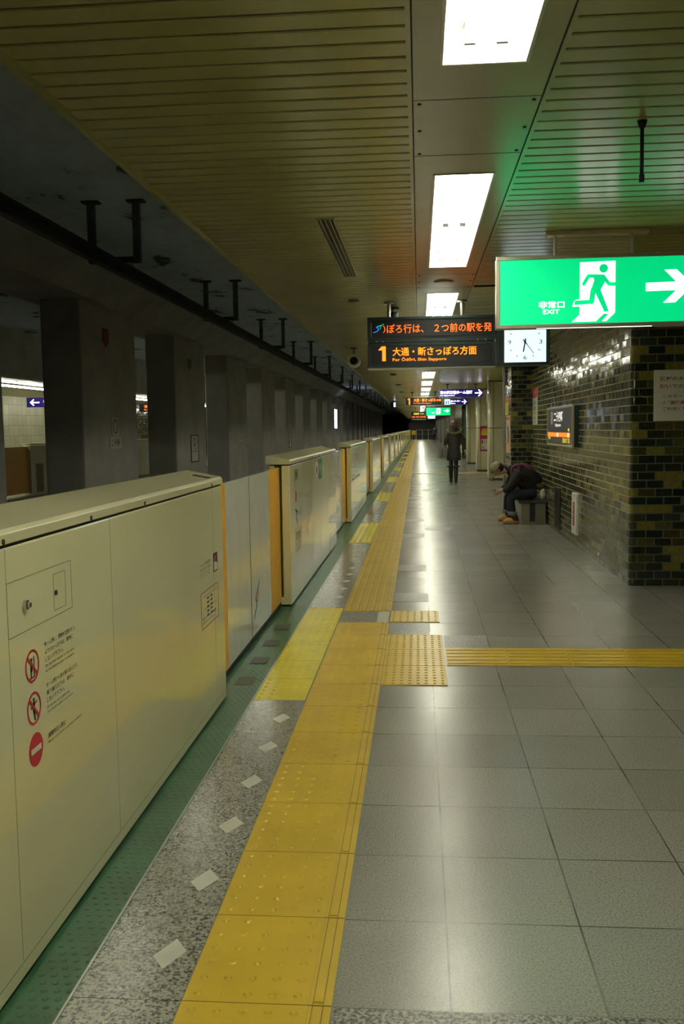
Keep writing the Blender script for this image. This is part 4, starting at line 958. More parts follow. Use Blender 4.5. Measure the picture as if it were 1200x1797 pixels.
mb = MB(); mb.rect(F, -17.36, -17.27, 2.25, 2.75, 0, .03); single('wall_conduit_box', mb, 'patch', 'slim dark box high on the narrow side of the dark brick pier', 'conduit box', (1.585, 17.3, 2.25))

# ------------------------------------------------------------------ cream pillars
def rounded(x0, x1, y0, y1, r, n=6):
    pts = []
    for cx, cy, a0 in ((x1-r, y1-r, 0), (x0+r, y1-r, PI/2), (x0+r, y0+r, PI), (x1-r, y0+r, 1.5*PI)):
        for i in range(n+1):
            a = a0+PI/2*i/n; pts.append((cx+r*math.cos(a), cy+r*math.sin(a)))
    return pts
FZ = Fr((0, 0, 0), (1, 0, 0), (0, 1, 0))
for i, y in enumerate((26.82, 32.36, 39.1)):
    t = thing('cream_pillar', '%s cream panelled pillar beyond the dark brick pier' % ORD[i], 'pillar', (2.3, y, 0))
    mb = MB(); mb.prism(FZ, rounded(1.965, 2.62, y, y+.65, .10), .06, ZC); o = part('shaft', mb, 'pillar_cream', t)
    for p in o.data.polygons: p.use_smooth = abs(p.normal.z) < .5 and p.area < .2
    mb = MB(); mb.prism(FZ, rounded(1.985, 2.60, y+.02, y+.63, .09), 0, .06); part('plinth', mb, 'patch', t)
    F = frY(y)
    mb = MB(); mb.rect(F, 2.093, 2.107, .06, ZC, .0, .0015); mb.rect(F, 2.36, 2.372, .06, ZC, .0, .0015)
    mb.prism(FZ, rounded(1.9635, 2.6215, y-.0015, y+.6515, .101), 1.465, 1.485); part('panel_joint', mb, 'patch', t)
    mb = MB(); mb.prism(FZ, rounded(1.96, 2.625, y-.005, y+.655, .10), ZC-.03, ZC-.001); part('collar', mb, 'patch', t)
    if i < 2:
        FF = frL(1.965); mb = MB(); mb.rect(FF, -y-.5, -y-.2, 2.2, 2.45, 0, .02)
        part('switch_plate', mb, 'steel', t)
F = frY(32.36)
t = thing('poster', 'magenta poster with yellow picture on the second cream pillar', 'poster', (2.2, 32.36, .68))
mb = MB(); mb.rect(F, 2.07, 2.50, .685, 1.54, .0016, .006); part('paper', mb, 'magenta', t)
mb = MB(); mb.prism(F, [(2.10, 1.23), (2.14, 1.44), (2.30, 1.46), (2.42, 1.43), (2.40, 1.22)], .006, .007); part('yellow_picture', mb, 'yellowprint', t)
mb = MB(); mb.rect(F, 2.11, 2.47, .75, 1.10, .006, .007); part('white_panel', mb, 'offwhite', t)
mb = MB(); mb.rect(F, 2.13, 2.17, .95, 1.07, .007, .008); mb.rect(F, 2.22, 2.40, 1.04, 1.05, .007, .008); mb.rect(F, 2.22, 2.40, .98, .99, .007, .008); mb.prism(F, [(2.14, .79), (2.17, .84), (2.20, .79)], .007, .008); part('panel_print', mb, 'ink', t)
t = thing('notice', 'plain white notice above the magenta poster on the second cream pillar', 'notice', (2.3, 32.36, 1.57))
mb = MB(); mb.rect(F, 2.17, 2.50, 1.58, 2.03, .0016, .006); part('paper', mb, 'offwhite', t)
mb = MB(); mb.text(F, 'お知らせ', 2.19, 2.34, 1.97, 2.0, .006, .03); mb.text(F, 'ご案内', 2.21, 2.33, 1.90, 1.94, .006, .03); mb.rect(F, 2.21, 2.36, 1.84, 1.85, .006, .007); mb.rect(F, 2.21, 2.36, 1.78, 1.785, .006, .007); part('lettering', mb, 'ink', t)
# far fittings
t = thing('cream_column', 'slim far cream column with a yellow plate beside the walking person', 'pillar', (2.1, 59.0, 0))
mb = MB(); mb.box(1.96, 2.16, 58.9, 59.2, 0, ZC); part('shaft', mb, 'pillar_cream', t)
mb = MB(); mb.rect(frY(58.9), 2.03, 2.13, 1.4, 1.75, .001, .01); part('yellow_plate', mb, 'yellowprint', t)
mb = MB(); mb.rect(frY(46.5), 2.18, 2.5, 1.0, 2.3, .001, .02); single('glass_case', mb, pm('dim_glass', (.10, .16, .12), .1), 'dim green-tinted glass case on the far brick wall', 'display case', (2.3, 46.5, 1.0))
for i, y in enumerate((72, 88, 104)):
    t = thing('service_door', '%s dark door in the far side wall behind the walking person' % ORD[i], 'door', (2.25, y, 0))
    mb = MB(); mb.rect(frL(2.25), -y-2.2, -y, 0, 2.1, .0, .03); part('door_panel', mb, 'black', t)
    mb = MB(); mb.frame(frL(2.25), -y-2.3, -y+.1, -.0, 2.2, .1, .0, .05); part('frame', mb, 'concrete', t)
# railing and board by the end wall
t = thing('end_railing', 'grey post and rail fence in front of the dark end wall', 'railing', (0, 126.5, 0))
for x in (-.35, .45, 1.25, 2.0):
    mb = MB(); mb.tube([(x, 126.5, 0), (x, 126.5, 1.3)], .045, 8); part('post', mb, 'aluminium', t)
mb = MB(); mb.tube([(-.35, 126.5, 1.28), (2.0, 126.5, 1.28)], .02, 8); mb.tube([(-.35, 126.5, .7), (2.0, 126.5, .7)], .015, 8); part('rail', mb, 'steel', t)
t = thing('yellow_board', 'square yellow board on short legs low in front of the dark end wall', 'sign board', (-.7, 126.3, 0))
mb = MB(); mb.box(-.98, -.42, 126.3, 126.36, .62, 1.2); part('board', mb, 'yellowprint', t)
for x in (-.9, -.5):
    mb = MB(); mb.box(x-.02, x+.02, 126.36, 126.40, 0, 1.1); part('leg', mb, 'steel', t)

# ------------------------------------------------------------------ bench
t = thing('bench', 'low boxy metal bench with dark slab seat against the glazed brick wall', 'bench', (1.745, 14.5, 0))
mb = MB(); mb.box(1.555, 1.685, 14.505, 16.10, .04, .325); part('end_panel', mb, pm('bench_panel', (.20, .185, .12), .35, metal=.3), t, bev=.004)
mb = MB(); mb.box(1.765, 1.925, 14.505, 16.10, .04, .325); part('end_panel', mb, bpy.data.materials['bench_panel'], t, bev=.004)
mb = MB(); mb.box(1.685, 1.765, 14.52, 16.09, .04, .325); part('recess', mb, 'black', t)
mb = MB(); mb.box(1.550, 1.930, 14.50, 16.11, .0, .045); part('plinth', mb, bpy.data.materials['bench_panel'], t, bev=.003)
mb = MB(); mb.box(1.52, 1.940, 14.47, 16.13, .328, .372); part('seat', mb, pm('dark_seat_slab', (.03, .03, .028), .35), t, bev=.008)

# ------------------------------------------------------------------ people
def skin(nodes, edges, root, sub=2):
    """nodes: {name: (x, y, z, r) or (x, y, z, rx, ry)}; one continuous tapered surface"""
    ks = list(nodes); ix = {k: i for i, k in enumerate(ks)}
    me = bpy.data.meshes.new('sk'); me.from_pydata([nodes[k][:3] for k in ks], [(ix[a], ix[b]) for a, b in edges], [])
    o = bpy.data.objects.new('sk', me); col.objects.link(o)
    m = o.modifiers.new('s', 'SKIN'); m.use_smooth_shade = True; m.branch_smoothing = .3
    if not me.skin_vertices: raise RuntimeError('no skin layer')
    for k in ks:
        n = nodes[k]; d = me.skin_vertices[0].data[ix[k]]; d.radius = (n[3], n[4] if len(n) > 4 else n[3]); d.use_root = (k == root)
    q = o.modifiers.new('u', 'SUBSURF'); q.levels = sub; q.render_levels = sub
    dg = bpy.context.evaluated_depsgraph_get(); r = bpy.data.meshes.new_from_object(o.evaluated_get(dg))
    mb = MB(); mb.v = [tuple(v.co) for v in r.vertices]; mb.f = [tuple(p.vertices) for p in r.polygons]
    bpy.data.objects.remove(o); bpy.data.meshes.remove(me); bpy.data.meshes.remove(r)
    return mb
def loft(rings, n=20, closed=True):
    """rings: (cx, cy, z, rx, ry)"""
    mb = MB(); vs = []
    for cx, cy, z, rx, ry in rings: vs += [(cx+rx*math.cos(2*PI*i/n), cy+ry*math.sin(2*PI*i/n), z) for i in range(n)]
    fs = [(k*n+i, k*n+(i+1) % n, (k+1)*n+(i+1) % n, (k+1)*n+i) for k in range(len(rings)-1) for i in range(n)]
    if closed: fs += [tuple(range(n))[::-1], tuple(range((len(rings)-1)*n, len(rings)*n))]
    return mb.add(vs, fs)
def ellip(c, ax, r, n=20, m=12, lo=-1., fn=None):
    """ellipsoid with axes ax (three vectors) and radii r, cut below lo along the third axis"""
    c = Vector(c); A = [Vector(a).normalized() for a in ax]; mb = MB(); vs = []; t0 = math.asin(lo) if lo > -1 else -PI/2+.02
    for j in range(m+1):
        t = t0+(PI/2-.02-t0)*j/m
        for i in range(n):
            p = 2*PI*i/n; d = (math.cos(t)*math.cos(p), math.cos(t)*math.sin(p), math.sin(t)); k = fn(d) if fn else 1.
            vs.append(c+A[0]*r[0]*d[0]*k+A[1]*r[1]*d[1]*k+A[2]*r[2]*d[2]*k)
    fs = [(j*n+i, j*n+(i+1) % n, (j+1)*n+(i+1) % n, (j+1)*n+i) for j in range(m) for i in range(n)]
    fs += [tuple(range(n))[::-1], tuple(range(m*n, (m+1)*n))]
    return mb.add(vs, fs)
def fingers(nodes, edges, wrist, palm, out, side, nrm, curl, pre, r=.0085, L=.075):
    """five unequal bent fingers growing from the palm point; out, side, nrm are unit vectors"""
    out, side, nrm = Vector(out).normalized(), Vector(side).normalized(), Vector(nrm).normalized(); P = Vector(nodes[palm][:3])
    for i, (off, ln) in enumerate(((-.030, .82), (-.010, .97), (.011, 1.0), (.031, .80))):
        k0, k1, k2 = pre+'f%da' % i, pre+'f%db' % i, pre+'f%dc' % i
        b = P+side*off+out*.028; m = b+(out*math.cos(curl)+nrm*math.sin(curl))*L*ln*.5; e = m+(out*math.cos(2*curl)+nrm*math.sin(2*curl))*L*ln*.45
        nodes[k0] = (*b, r*1.15); nodes[k1] = (*m, r); nodes[k2] = (*e, r*.8); edges += [(palm, k0), (k0, k1), (k1, k2)]
    b = P-side*.034-out*.01; m = b-side*.018+out*.028+nrm*.012; e = m+out*.028+nrm*.008
    nodes[pre+'ta'] = (*b, r*1.3); nodes[pre+'tb'] = (*m, r*1.05); nodes[pre+'tc'] = (*e, r*.85)
    edges += [(palm, pre+'ta'), (pre+'ta', pre+'tb'), (pre+'tb', pre+'tc')]
M['skin'] = pm('skin', (.42, .24, .16), .5, ns=30, na=.06)
M['hair_brown'] = pm('auburn_hair', (.095, .038, .018), .45, ns=60, na=.5, bump=.5, bs=120)
M['parka'] = pm('dark_parka', (.024, .020, .015), .6, ns=14, na=.2, bump=.5, bs=30)
M['fur'] = pm('tan_fur', (.22, .18, .085), .9, ns=80, na=.5, bump=.9, bs=160)
M['navy'] = pm('dark_navy_cloth', (.012, .012, .020), .7, bump=.3)
M['bootleather'] = pm('dark_boot', (.014, .014, .022), .4, bump=.3)
M['bag_grey'] = pm('grey_bag', (.15, .155, .15), .5, bump=.2)
M['jeans'] = pm('dark_denim', (.012, .016, .026), .8, ns=30, na=.2, bump=.3)
M['cuff'] = pm('pale_denim_cuff', (.16, .17, .16), .8, bump=.3)
M['jacket'] = pm('dark_jacket', (.012, .011, .008), .9, ns=12, na=.25, bump=.4)
M['maroon'] = pm('maroon_cloth', (.11, .012, .038), .7, bump=.3)
M['tan'] = pm('tan_cap_cloth', (.20, .17, .10), .8, ns=25, na=.25, bump=.4)
M['boot_tan'] = pm('tan_boot_leather', (.42, .21, .04), .55, bump=.3)
M['hair_black'] = pm('black_hair', (.012, .010, .009), .5, bump=.4)
M['shaft_brown'] = pm('dark_brown_boot_shaft', (.035, .022, .014), .7, bump=.3)
M['pouch'] = pm('ochre_pouch', (.11, .065, .015), .7, bump=.3)

# walking person, seen from behind
wx, wy = .965, 26.2
t = thing('person', 'person walking away in dark fur-collared parka and tall boots, grey bag on one arm', 'person', (wx, wy, 0))
N = {'pel': (wx-.005, wy, .88, .13, .10), 'sp': (wx, wy, 1.05, .115, .09), 'ch': (wx+.005, wy, 1.24, .13, .10), 'nb': (wx+.01, wy, 1.38, .06), 'nk': (wx+.012, wy+.01, 1.44, .05), 'hd': (wx+.015, wy+.02, 1.53, .075, .085), 'ht': (wx+.015, wy+.015, 1.62, .07, .08),
     'ns': (wx+.015, wy+.115, 1.535, .014),
     'sl': (wx-.145, wy, 1.32, .055), 'el': (wx-.235, wy-.03, 1.09, .040), 'wl': (wx-.255, wy+.17, 1.04, .028), 'pl': (wx-.255, wy+.225, 1.05, .034, .018),
     'sr': (wx+.160, wy, 1.32, .055), 'er': (wx+.245, wy-.03, 1.07, .040), 'wr': (wx+.305, wy+.02, .87, .028), 'pr': (wx+.315, wy+.03, .81, .018, .034),
     'hl': (wx-.075, wy, .84, .085), 'kl': (wx-.085, wy+.03, .46, .055), 'al': (wx-.085, wy+.07, .09, .038), 'tl': (wx-.095, wy+.21, .035, .032),
     'hr': (wx+.065, wy, .84, .085), 'kr': (wx+.055, wy+.02, .46, .055), 'ar': (wx+.045, wy-.10, .09, .038), 'tr': (wx+.055, wy+.04, .035, .032)}
Ed = [('pel', 'sp'), ('sp', 'ch'), ('ch', 'nb'), ('nb', 'nk'), ('nk', 'hd'), ('hd', 'ht'), ('hd', 'ns'), ('ch', 'sl'), ('sl', 'el'), ('el', 'wl'), ('wl', 'pl'), ('ch', 'sr'), ('sr', 'er'), ('er', 'wr'), ('wr', 'pr'),
      ('pel', 'hl'), ('hl', 'kl'), ('kl', 'al'), ('al', 'tl'), ('pel', 'hr'), ('hr', 'kr'), ('kr', 'ar'), ('ar', 'tr')]
fingers(N, Ed, 'wr', 'pr', (.1, .15, -1), (0, 1, 0), (-1, 0, 0), .35, 'r'); fingers(N, Ed, 'wl', 'pl', (0, 1, -.1), (1, 0, 0), (0, 0, -1), .8, 'l')
part('body', skin(N, Ed, 'pel'), 'skin', t, smooth=True)
# tights, boots, skirt
mb = skin({'p': (wx-.005, wy, .80, .10), 'a': (wx-.075, wy, .76, .080), 'b': (wx-.085, wy+.03, .46, .060), 'c': (wx-.086, wy+.05, .30, .055), 'd': (wx+.065, wy, .76, .080), 'e': (wx+.055, wy+.02, .46, .060), 'f': (wx+.052, wy-.03, .30, .055)}, [('p', 'a'), ('a', 'b'), ('b', 'c'), ('p', 'd'), ('d', 'e'), ('e', 'f')], 'p')
part('tights', mb, 'black', t, smooth=True)
for (kx, ky, ax, ay) in ((wx-.085, wy+.03, wx-.085, wy+.07), (wx+.055, wy+.02, wx+.045, wy-.10)):
    R = [(ax, ay+.01, .0, .045, .06), (ax, ay, .05, .045, .055), (ax, ay, .10, .046, .052)]
    for i in range(1, 7):
        f = i/6; z = .10+.31*f; R.append((ax+(kx-ax)*f, ay+(ky-ay)*f, z, .050+.018*f+.004*(i % 2), .055+.018*f))
    s_ = -1 if kx < wx else 1
    R += [(kx+.010*s_, ky, .412, .082, .078), (kx+.020*s_, ky, .44, .100, .080), (kx+.004*s_, ky, .455, .072, .070)]
    bt = part('boot', loft(R, 18), 'bootleather', t, smooth=True)
    mb = skin({'h': (ax, ay, .045, .042), 'm': (ax+.004*s_, ay+.08, .038, .040), 't': (ax+.008*s_, ay+.155, .030, .030)}, [('h', 'm'), ('m', 't')], 'h'); part('boot_foot', mb, 'bootleather', bt, smooth=True)
    mb = MB(); mb.box(ax-.026, ax+.026, ay-.05, ay+.0, 0, .045); part('heel', mb, 'black', bt, bev=.004)
part('skirt', loft([(wx-.003, wy, .60, .205, .17), (wx-.003, wy, .64, .195, .16), (wx, wy, .72, .17, .14), (wx, wy, .80, .16, .13)], 28, False), 'navy', t, smooth=True)
R = []
for i in range(25):
    f = i/24; z = .665+.66*f
    rx = .218-.050*min(1, f*2.2)+.055*max(0, f-.35)/.65; ry = .155-.02*f
    q = .008*abs(math.sin(f*PI*11)); R.append((wx-.004+.012*f, wy, z, rx-.008+q, ry-.006+q))
R += [(wx+.01, wy, 1.36, .17, .115), (wx+.012, wy, 1.40, .12, .095), (wx+.012, wy, 1.44, .085, .08)]
pk = part('parka', loft(R, 30), 'parka', t, smooth=True)
for s_, pts in ((-1, [(wx-.135, wy, 1.33, .075), (wx-.195, wy-.02, 1.20, .068), (wx-.235, wy-.03, 1.09, .062), (wx-.25, wy+.08, 1.05, .055), (wx-.255, wy+.16, 1.04, .045)]),
                (1, [(wx+.150, wy, 1.33, .075), (wx+.205, wy-.02, 1.20, .068), (wx+.245, wy-.03, 1.08, .060), (wx+.275, wy, .98, .054), (wx+.30, wy+.015, .885, .045)])):
    nd = {str(i): p for i, p in enumerate(pts)}; part('sleeve', skin(nd, [(str(i), str(i+1)) for i in range(4)], '0'), 'parka', pk, smooth=True)
part('hood', ellip((wx+.012, wy-.075, 1.40), ((1, 0, 0), (0, 1, 0), (0, 0, 1)), (.155, .10, .10)), 'navy', t, smooth=True)
rng = random.Random(3)
mb = MB(); pts = [(wx-.175, wy+.03, 1.435), (wx-.17, wy-.06, 1.41), (wx-.125, wy-.135, 1.375), (wx-.06, wy-.175, 1.35), (wx+.012, wy-.185, 1.342), (wx+.085, wy-.175, 1.35), (wx+.15, wy-.135, 1.375), (wx+.195, wy-.06, 1.41), (wx+.20, wy+.03, 1.435)]
P2 = []
for a, b in zip(pts, pts[1:]):
    for j in range(6): P2.append(tuple(a[k]+(b[k]-a[k])*j/6 for k in range(3)))
P2.append(pts[-1]); mb.tube(P2, .034, 14); c0 = Vector((wx, wy, 1.38))
mb.v = [tuple(Vector(v)+Vector((rng.uniform(-1, 1), rng.uniform(-1, 1), rng.uniform(-1, 1)))*.011) for v in mb.v]
part('fur_trim', mb, 'fur', t, smooth=True)
hf = lambda d: 1+.035*math.sin(9*math.atan2(d[1], d[0]))*max(0, -d[2]+.4)
hr = part('hair', ellip((wx+.015, wy-.005, 1.572), ((1, 0, 0), (0, 1, 0), (0, 0, 1)), (.112, .112, .122), 28, 16, -1, hf), 'hair_brown', t, smooth=True)
part('hair_ends', loft([(wx+.012, wy-.03, 1.44, .085, .07), (wx+.012, wy-.03, 1.48, .112, .09), (wx+.014, wy-.02, 1.54, .118, .105), (wx+.015, wy-.01, 1.60, .108, .105)], 26), 'hair_brown', hr, smooth=True)
# bag on her arm
t = thing('handbag', 'grey tote bag hanging from the walking person\'s arm', 'bag', (.685, 26.2, .655))
mb = loft([(.675, 26.2, .655, .100, .055), (.675, 26.2, .67, .106, .062), (.675, 26.2, .78, .108, .058), (.675, 26.2, .90, .100, .040), (.675, 26.2, .935, .094, .022)], 4*6)
mb.v = [(.675+math.copysign(min(abs(x-.675)*1.25, .108), x-.675), y, z) for x, y, z in mb.v]
part('bag_body', mb, 'bag_grey', t, bev=.004)
for dy in (-.02, .02):
    mb = MB(); mb.tube([(.59, 26.2+dy, .92), (.61, 26.2+dy, 1.02), (.665, 26.19+dy, 1.125), (.70, 26.18+dy, 1.155), (.725, 26.19+dy, 1.12), (.72, 26.2+dy, 1.0), (.70, 26.2+dy, .92)], .008, 8); part('handle', mb, 'bag_grey', t, smooth=True)
mb = MB(); mb.box(.63, .66, 26.135, 26.142, .70, .93); part('strap_patch', mb, 'patch', t)

# seated person bent over a phone
sy0 = 14.82
t = thing('person', 'person seated on the bench bent over a phone, tan cap, dark jacket and tan boots', 'person', (1.70, sy0, 0))
H = Vector((1.222, sy0, .835)); CR = Vector((-.80, 0, .60)); FD2 = Vector((-.60, 0, -.80)); SD = Vector((0, 1, 0))
hp = lambda a, b, c=0: tuple(H+CR*a+FD2*b+SD*c)
N = {'pel': (1.79, sy0, .475, .12, .10), 'sp': (1.70, sy0, .62, .10, .11), 'ch': (1.54, sy0, .755, .11, .12), 'nb': (1.42, sy0, .82, .06), 'nk': (1.35, sy0, .835, .052), 'hd': (*hp(-.03, .015), .078), 'ht': (*hp(.05, 0), .080), 'ja': (*hp(-.07, .065), .035), 'ns': (*hp(-.01, .108), .014),
     'hn': (1.76, sy0-.10, .455, .085), 'kn': (1.385, sy0-.19, .435, .058), 'an': (1.455, sy0-.235, .10, .036), 'tn': (1.36, sy0-.235, .045, .024),
     'hf': (1.76, sy0+.10, .455, .085), 'kf': (1.385, sy0+.19, .435, .058), 'af': (1.42, sy0+.275, .10, .036), 'tf': (1.325, sy0+.275, .045, .024),
     'sn': (1.50, sy0-.17, .775, .052), 'en': (1.40, sy0-.22, .545, .040), 'wn': (1.275, sy0-.10, .515, .026), 'pn': (1.225, sy0-.045, .500, .034, .017),
     'sf': (1.50, sy0+.17, .775, .052), 'ef': (1.40, sy0+.22, .545, .040), 'wf': (1.275, sy0+.10, .515, .026), 'pf': (1.230, sy0+.050, .495, .034, .017)}
Ed = [('pel', 'sp'), ('sp', 'ch'), ('ch', 'nb'), ('nb', 'nk'), ('nk', 'hd'), ('hd', 'ht'), ('hd', 'ja'), ('hd', 'ns'), ('pel', 'hn'), ('hn', 'kn'), ('kn', 'an'), ('an', 'tn'), ('pel', 'hf'), ('hf', 'kf'), ('kf', 'af'), ('af', 'tf'),
      ('ch', 'sn'), ('sn', 'en'), ('en', 'wn'), ('wn', 'pn'), ('ch', 'sf'), ('sf', 'ef'), ('ef', 'wf'), ('wf', 'pf')]
fingers(N, Ed, 'wn', 'pn', (-1, .25, -.05), (0, 0, 1), (0, 1, 0), .5, 'n', L=.065); fingers(N, Ed, 'wf', 'pf', (-1, -.25, -.05), (0, 0, 1), (0, -1, 0), .5, 'm', L=.065)
part('body', skin(N, Ed, 'pel'), 'skin', t, smooth=True)
for nm, o_ in (('eye', .03), ('eye', -.03)):
    part(nm, ellip(hp(.012, .088, o_), ((0, 1, 0), tuple(CR), tuple(FD2)), (.013, .007, .006), 10, 6), 'ink', t, smooth=True)
for c in (-.080, .080): part('ear', ellip(hp(-.01, -.005, c), (tuple(FD2), tuple(SD), tuple(CR)), (.018, .009, .030), 12, 8), 'skin', t, smooth=True)
part('hair', ellip(hp(.005, -.040), (tuple(FD2), tuple(SD), tuple(CR)), (.078, .086, .092), 22, 14), 'hair_black', t, smooth=True)
cp = part('cap', ellip(hp(.022, -.002), (tuple(FD2), tuple(SD), tuple(CR)), (.112, .098, .112), 26, 10, -.05), 'tan', t, smooth=True)
mb = MB(); vs = []
for k_, dz in ((0, 0), (1, -.008)):
    for i in range(13):
        a = -1.25+2.5*i/12; vs.append(hp(.022+dz, .100*math.cos(a), .092*math.sin(a)))
    for i in range(13):
        a = -1.25+2.5*i/12; vs.append(hp(.008+dz-.018*math.cos(a), .100*math.cos(a)+.085*math.cos(a*.9), .098*math.sin(a)))
fs = []
for i in range(12): fs += [(i, i+1, 14+i, 13+i), (26+i, 39+i, 40+i, 27+i), (13+i, 14+i, 40+i, 39+i), (i, 26+i, 27+i, i+1)]
fs += [(0, 13, 39, 26), (12, 38, 51, 25)]
mb.add(vs, fs); part('cap_bill', mb, 'tan', cp, smooth=False)
J = {'pel': (1.80, sy0, .50, .155, .145), 'sp': (1.705, sy0, .635, .15, .165), 'ch': (1.55, sy0, .755, .135, .165), 'nb': (1.43, sy0, .825, .10, .10), 'col': (1.355, sy0, .850, .085, .085)}
E2 = [('pel', 'sp'), ('sp', 'ch'), ('ch', 'nb'), ('nb', 'col')]
for q, s_ in (('n', -1), ('f', 1)):
    J.update({'s'+q: (1.50, sy0+s_*.175, .775, .088), 'm'+q: (1.45, sy0+s_*.215, .66, .080), 'e'+q: (1.40, sy0+s_*.225, .55, .072), 'w'+q: (1.30, sy0+s_*.12, .52, .052)})
    E2 += [('ch', 's'+q), ('s'+q, 'm'+q), ('m'+q, 'e'+q), ('e'+q, 'w'+q)]
part('jacket', skin(J, E2, 'sp'), 'jacket', t, smooth=True)
mb = skin({'a': (1.372, sy0, .875, .085), 'b': (1.325, sy0, .845, .080)}, [('a', 'b')], 'a'); part('hood', mb, 'navy', t, smooth=True)
K = {'p': (1.79, sy0, .475, .135, .10)}; E3 = []
for q, s_, ax_, ay_ in (('n', -1, 1.455, sy0-.235), ('f', 1, 1.42, sy0+.275)):
    K.update({'h'+q: (1.72, sy0+s_*.11, .465, .092), 't'+q: (1.55, sy0+s_*.15, .462, .085), 'k'+q: (1.395, sy0+s_*.19, .425, .080), 'c'+q: (1.405, (sy0+s_*.19+ay_)/2, .30, .072), 'a'+q: (ax_-.03, ay_, .165, .066)})
    E3 += [('p', 'h'+q), ('h'+q, 't'+q), ('t'+q, 'k'+q), ('k'+q, 'c'+q), ('c'+q, 'a'+q)]
part('jeans', skin(K, E3, 'p'), 'jeans', t, smooth=True)
for (ax_, ay_) in ((1.455, sy0-.235), (1.42, sy0+.275)):
    part('jeans_cuff', loft([(ax_-.025, ay_, .135, .068, .064), (ax_-.027, ay_, .15, .073, .068), (ax_-.03, ay_, .185, .072, .068), (ax_-.03, ay_, .20, .066, .062)], 18), 'cuff', t, smooth=True)
    bt = part('boot', ellip((ax_-.050, ay_, .045), ((1, 0, 0), (0, 1, 0), (0, 0, 1)), (.130, .050, .060), 24, 12, -.5, lambda d: 1-.20*max(0, -d[0])*max(0, d[2])), 'boot_tan', t, smooth=True)
    mb = MB(); mb.prism(FZ, rounded(ax_-.172, ax_+.072, ay_-.042, ay_+.042, .040), 0, .020); part('sole', mb, 'patch', bt)
    part('boot_shaft', loft([(ax_+.015, ay_, .06, .060, .052), (ax_+.005, ay_, .10, .058, .052), (ax_-.012, ay_, .165, .056, .052)], 16), 'shaft_brown', bt, smooth=True)
t = thing('backpack', 'maroon and black backpack on the back of the seated person', 'backpack', (1.72, sy0, .62))
ax3 = ((.80, 0, -.60), (0, 1, 0), (.60, 0, .80))
mb = ellip((1.715, sy0, .755), ax3, (.225, .155, .105), 24, 14, -1, lambda d: 1/max(.62, (abs(d[0])**3.2+abs(d[1])**3.2+abs(d[2])**3.2)**(1/3.2))**.6); part('pack_body', mb, 'jacket', t, smooth=True)
mb = ellip((1.695, sy0, .822), ax3, (.165, .140, .078), 20, 12); part('pack_pocket', mb, 'maroon', t, smooth=True)
for s_ in (-1, 1):
    mb = MB(); mb.tube([(1.60, sy0+s_*.12, .90), (1.52, sy0+s_*.13, .905), (1.44, sy0+s_*.14, .875), (1.415, sy0+s_*.145, .79), (1.46, sy0+s_*.19, .70), (1.60, sy0+s_*.19, .60)], .018, 8); part('strap', mb, 'maroon', t, smooth=True)
mb = ellip((1.862, sy0-.03, .575), ax3, (.085, .12, .055), 18, 10); part('pouch', mb, 'pouch', t, smooth=True)
t = thing('phone', 'dark phone in the hands of the seated person', 'phone', (1.17, sy0, .505))
mb = MB(); mb.box(1.115, 1.235, sy0-.036, sy0+.036, .508, .517); part('phone_body', mb, 'ink', t, bev=.003)
mb = MB(); mb.box(1.122, 1.228, sy0-.031, sy0+.031, .517, .518); part('screen', mb, 'screen', t)
mb = ellip((1.888, 14.585, .457), ((1, 0, 0), (0, 1, 0), (0, 0, 1)), (.042, .085, .080), 22, 14, -1, lambda d: 1+.10*math.sin(7*math.atan2(d[1], d[0])+4*d[2])+.06*math.sin(13*d[2]+5*d[0]))
M['poly'] = pm('white_polythene', (.45, .46, .42), .3, ns=20, na=.2, bump=.5, bs=50)
t = thing('plastic_bag', 'crumpled white plastic bag on the bench behind the seated person', 'bag', (1.888, 14.585, .372))
part('bag_body', mb, 'poly', t, smooth=True)
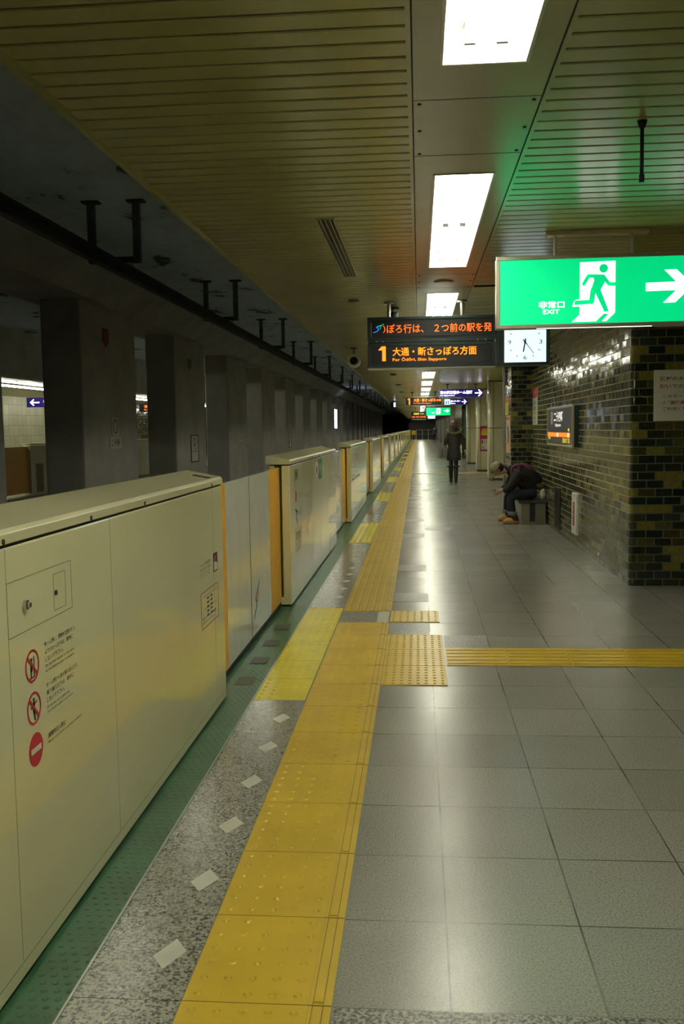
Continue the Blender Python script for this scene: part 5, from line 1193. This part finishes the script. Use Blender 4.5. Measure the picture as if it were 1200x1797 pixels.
# distant person
def far_person(x, y, label):
    t = thing('person', label, 'person', (x, y, 0))
    N = {'pel': (x, y, .90, .12, .10), 'sp': (x, y, 1.1, .12, .10), 'ch': (x, y, 1.32, .14, .10), 'nk': (x, y, 1.47, .05), 'hd': (x, y, 1.60, .085), 'sl': (x-.17, y, 1.38, .055), 'el': (x-.23, y, 1.12, .04), 'wl': (x-.23, y-.08, .90, .03), 'pl': (x-.23, y-.10, .83, .018, .034), 'sr': (x+.17, y, 1.38, .055), 'er': (x+.23, y, 1.12, .04), 'wr': (x+.22, y-.1, .92, .03), 'pr': (x+.22, y-.12, .85, .018, .034),
         'hl': (x-.08, y, .86, .085), 'kl': (x-.09, y, .48, .06), 'al': (x-.09, y+.05, .09, .04), 'tl': (x-.09, y-.10, .04, .035), 'hr': (x+.08, y, .86, .085), 'kr': (x+.09, y-.05, .48, .06), 'ar': (x+.09, y-.1, .09, .04), 'tr': (x+.09, y-.24, .04, .035)}
    Ed = [('pel', 'sp'), ('sp', 'ch'), ('ch', 'nk'), ('nk', 'hd'), ('ch', 'sl'), ('sl', 'el'), ('el', 'wl'), ('wl', 'pl'), ('ch', 'sr'), ('sr', 'er'), ('er', 'wr'), ('wr', 'pr'), ('pel', 'hl'), ('hl', 'kl'), ('kl', 'al'), ('al', 'tl'), ('pel', 'hr'), ('hr', 'kr'), ('kr', 'ar'), ('ar', 'tr')]
    fingers(N, Ed, 'wl', 'pl', (0, 0, -1), (0, 1, 0), (1, 0, 0), .3, 'l'); fingers(N, Ed, 'wr', 'pr', (0, 0, -1), (0, 1, 0), (-1, 0, 0), .3, 'r')
    part('body', skin(N, Ed, 'pel', 1), 'skin', t, smooth=True)
    C = {k: (*N[k][:3], N[k][3]*1.3) for k in ('pel', 'sp', 'ch', 'sl', 'el', 'wl', 'sr', 'er', 'wr')}; part('jacket', skin(C, [e for e in Ed if e[0] in C and e[1] in C], 'pel', 1), M['bluecoat'], t, smooth=True)
    C = {k: (*N[k][:3], N[k][3]*1.25) for k in ('pel', 'hl', 'kl', 'al', 'hr', 'kr', 'ar')}; part('trousers', skin(C, [e for e in Ed if e[0] in C and e[1] in C], 'pel', 1), 'navy', t, smooth=True)
    part('hair', ellip((x, y+.015, 1.66), ((1, 0, 0), (0, 1, 0), (0, 0, 1)), (.09, .10, .085), 16, 8), 'hair_black', t, smooth=True)
    for a in ('tl', 'tr'):
        p = N[a]; mb = MB(); mb.prism(FZ, rounded(p[0]-.05, p[0]+.05, p[1]-.06, p[1]+.22, .045), 0, .08); part('shoe', mb, 'ink', t)
M['bluecoat'] = pm('dark_blue_coat', (.02, .035, .10), .7)
far_person(1.72, 105.0, 'tiny far person in dark blue standing near the end wall')
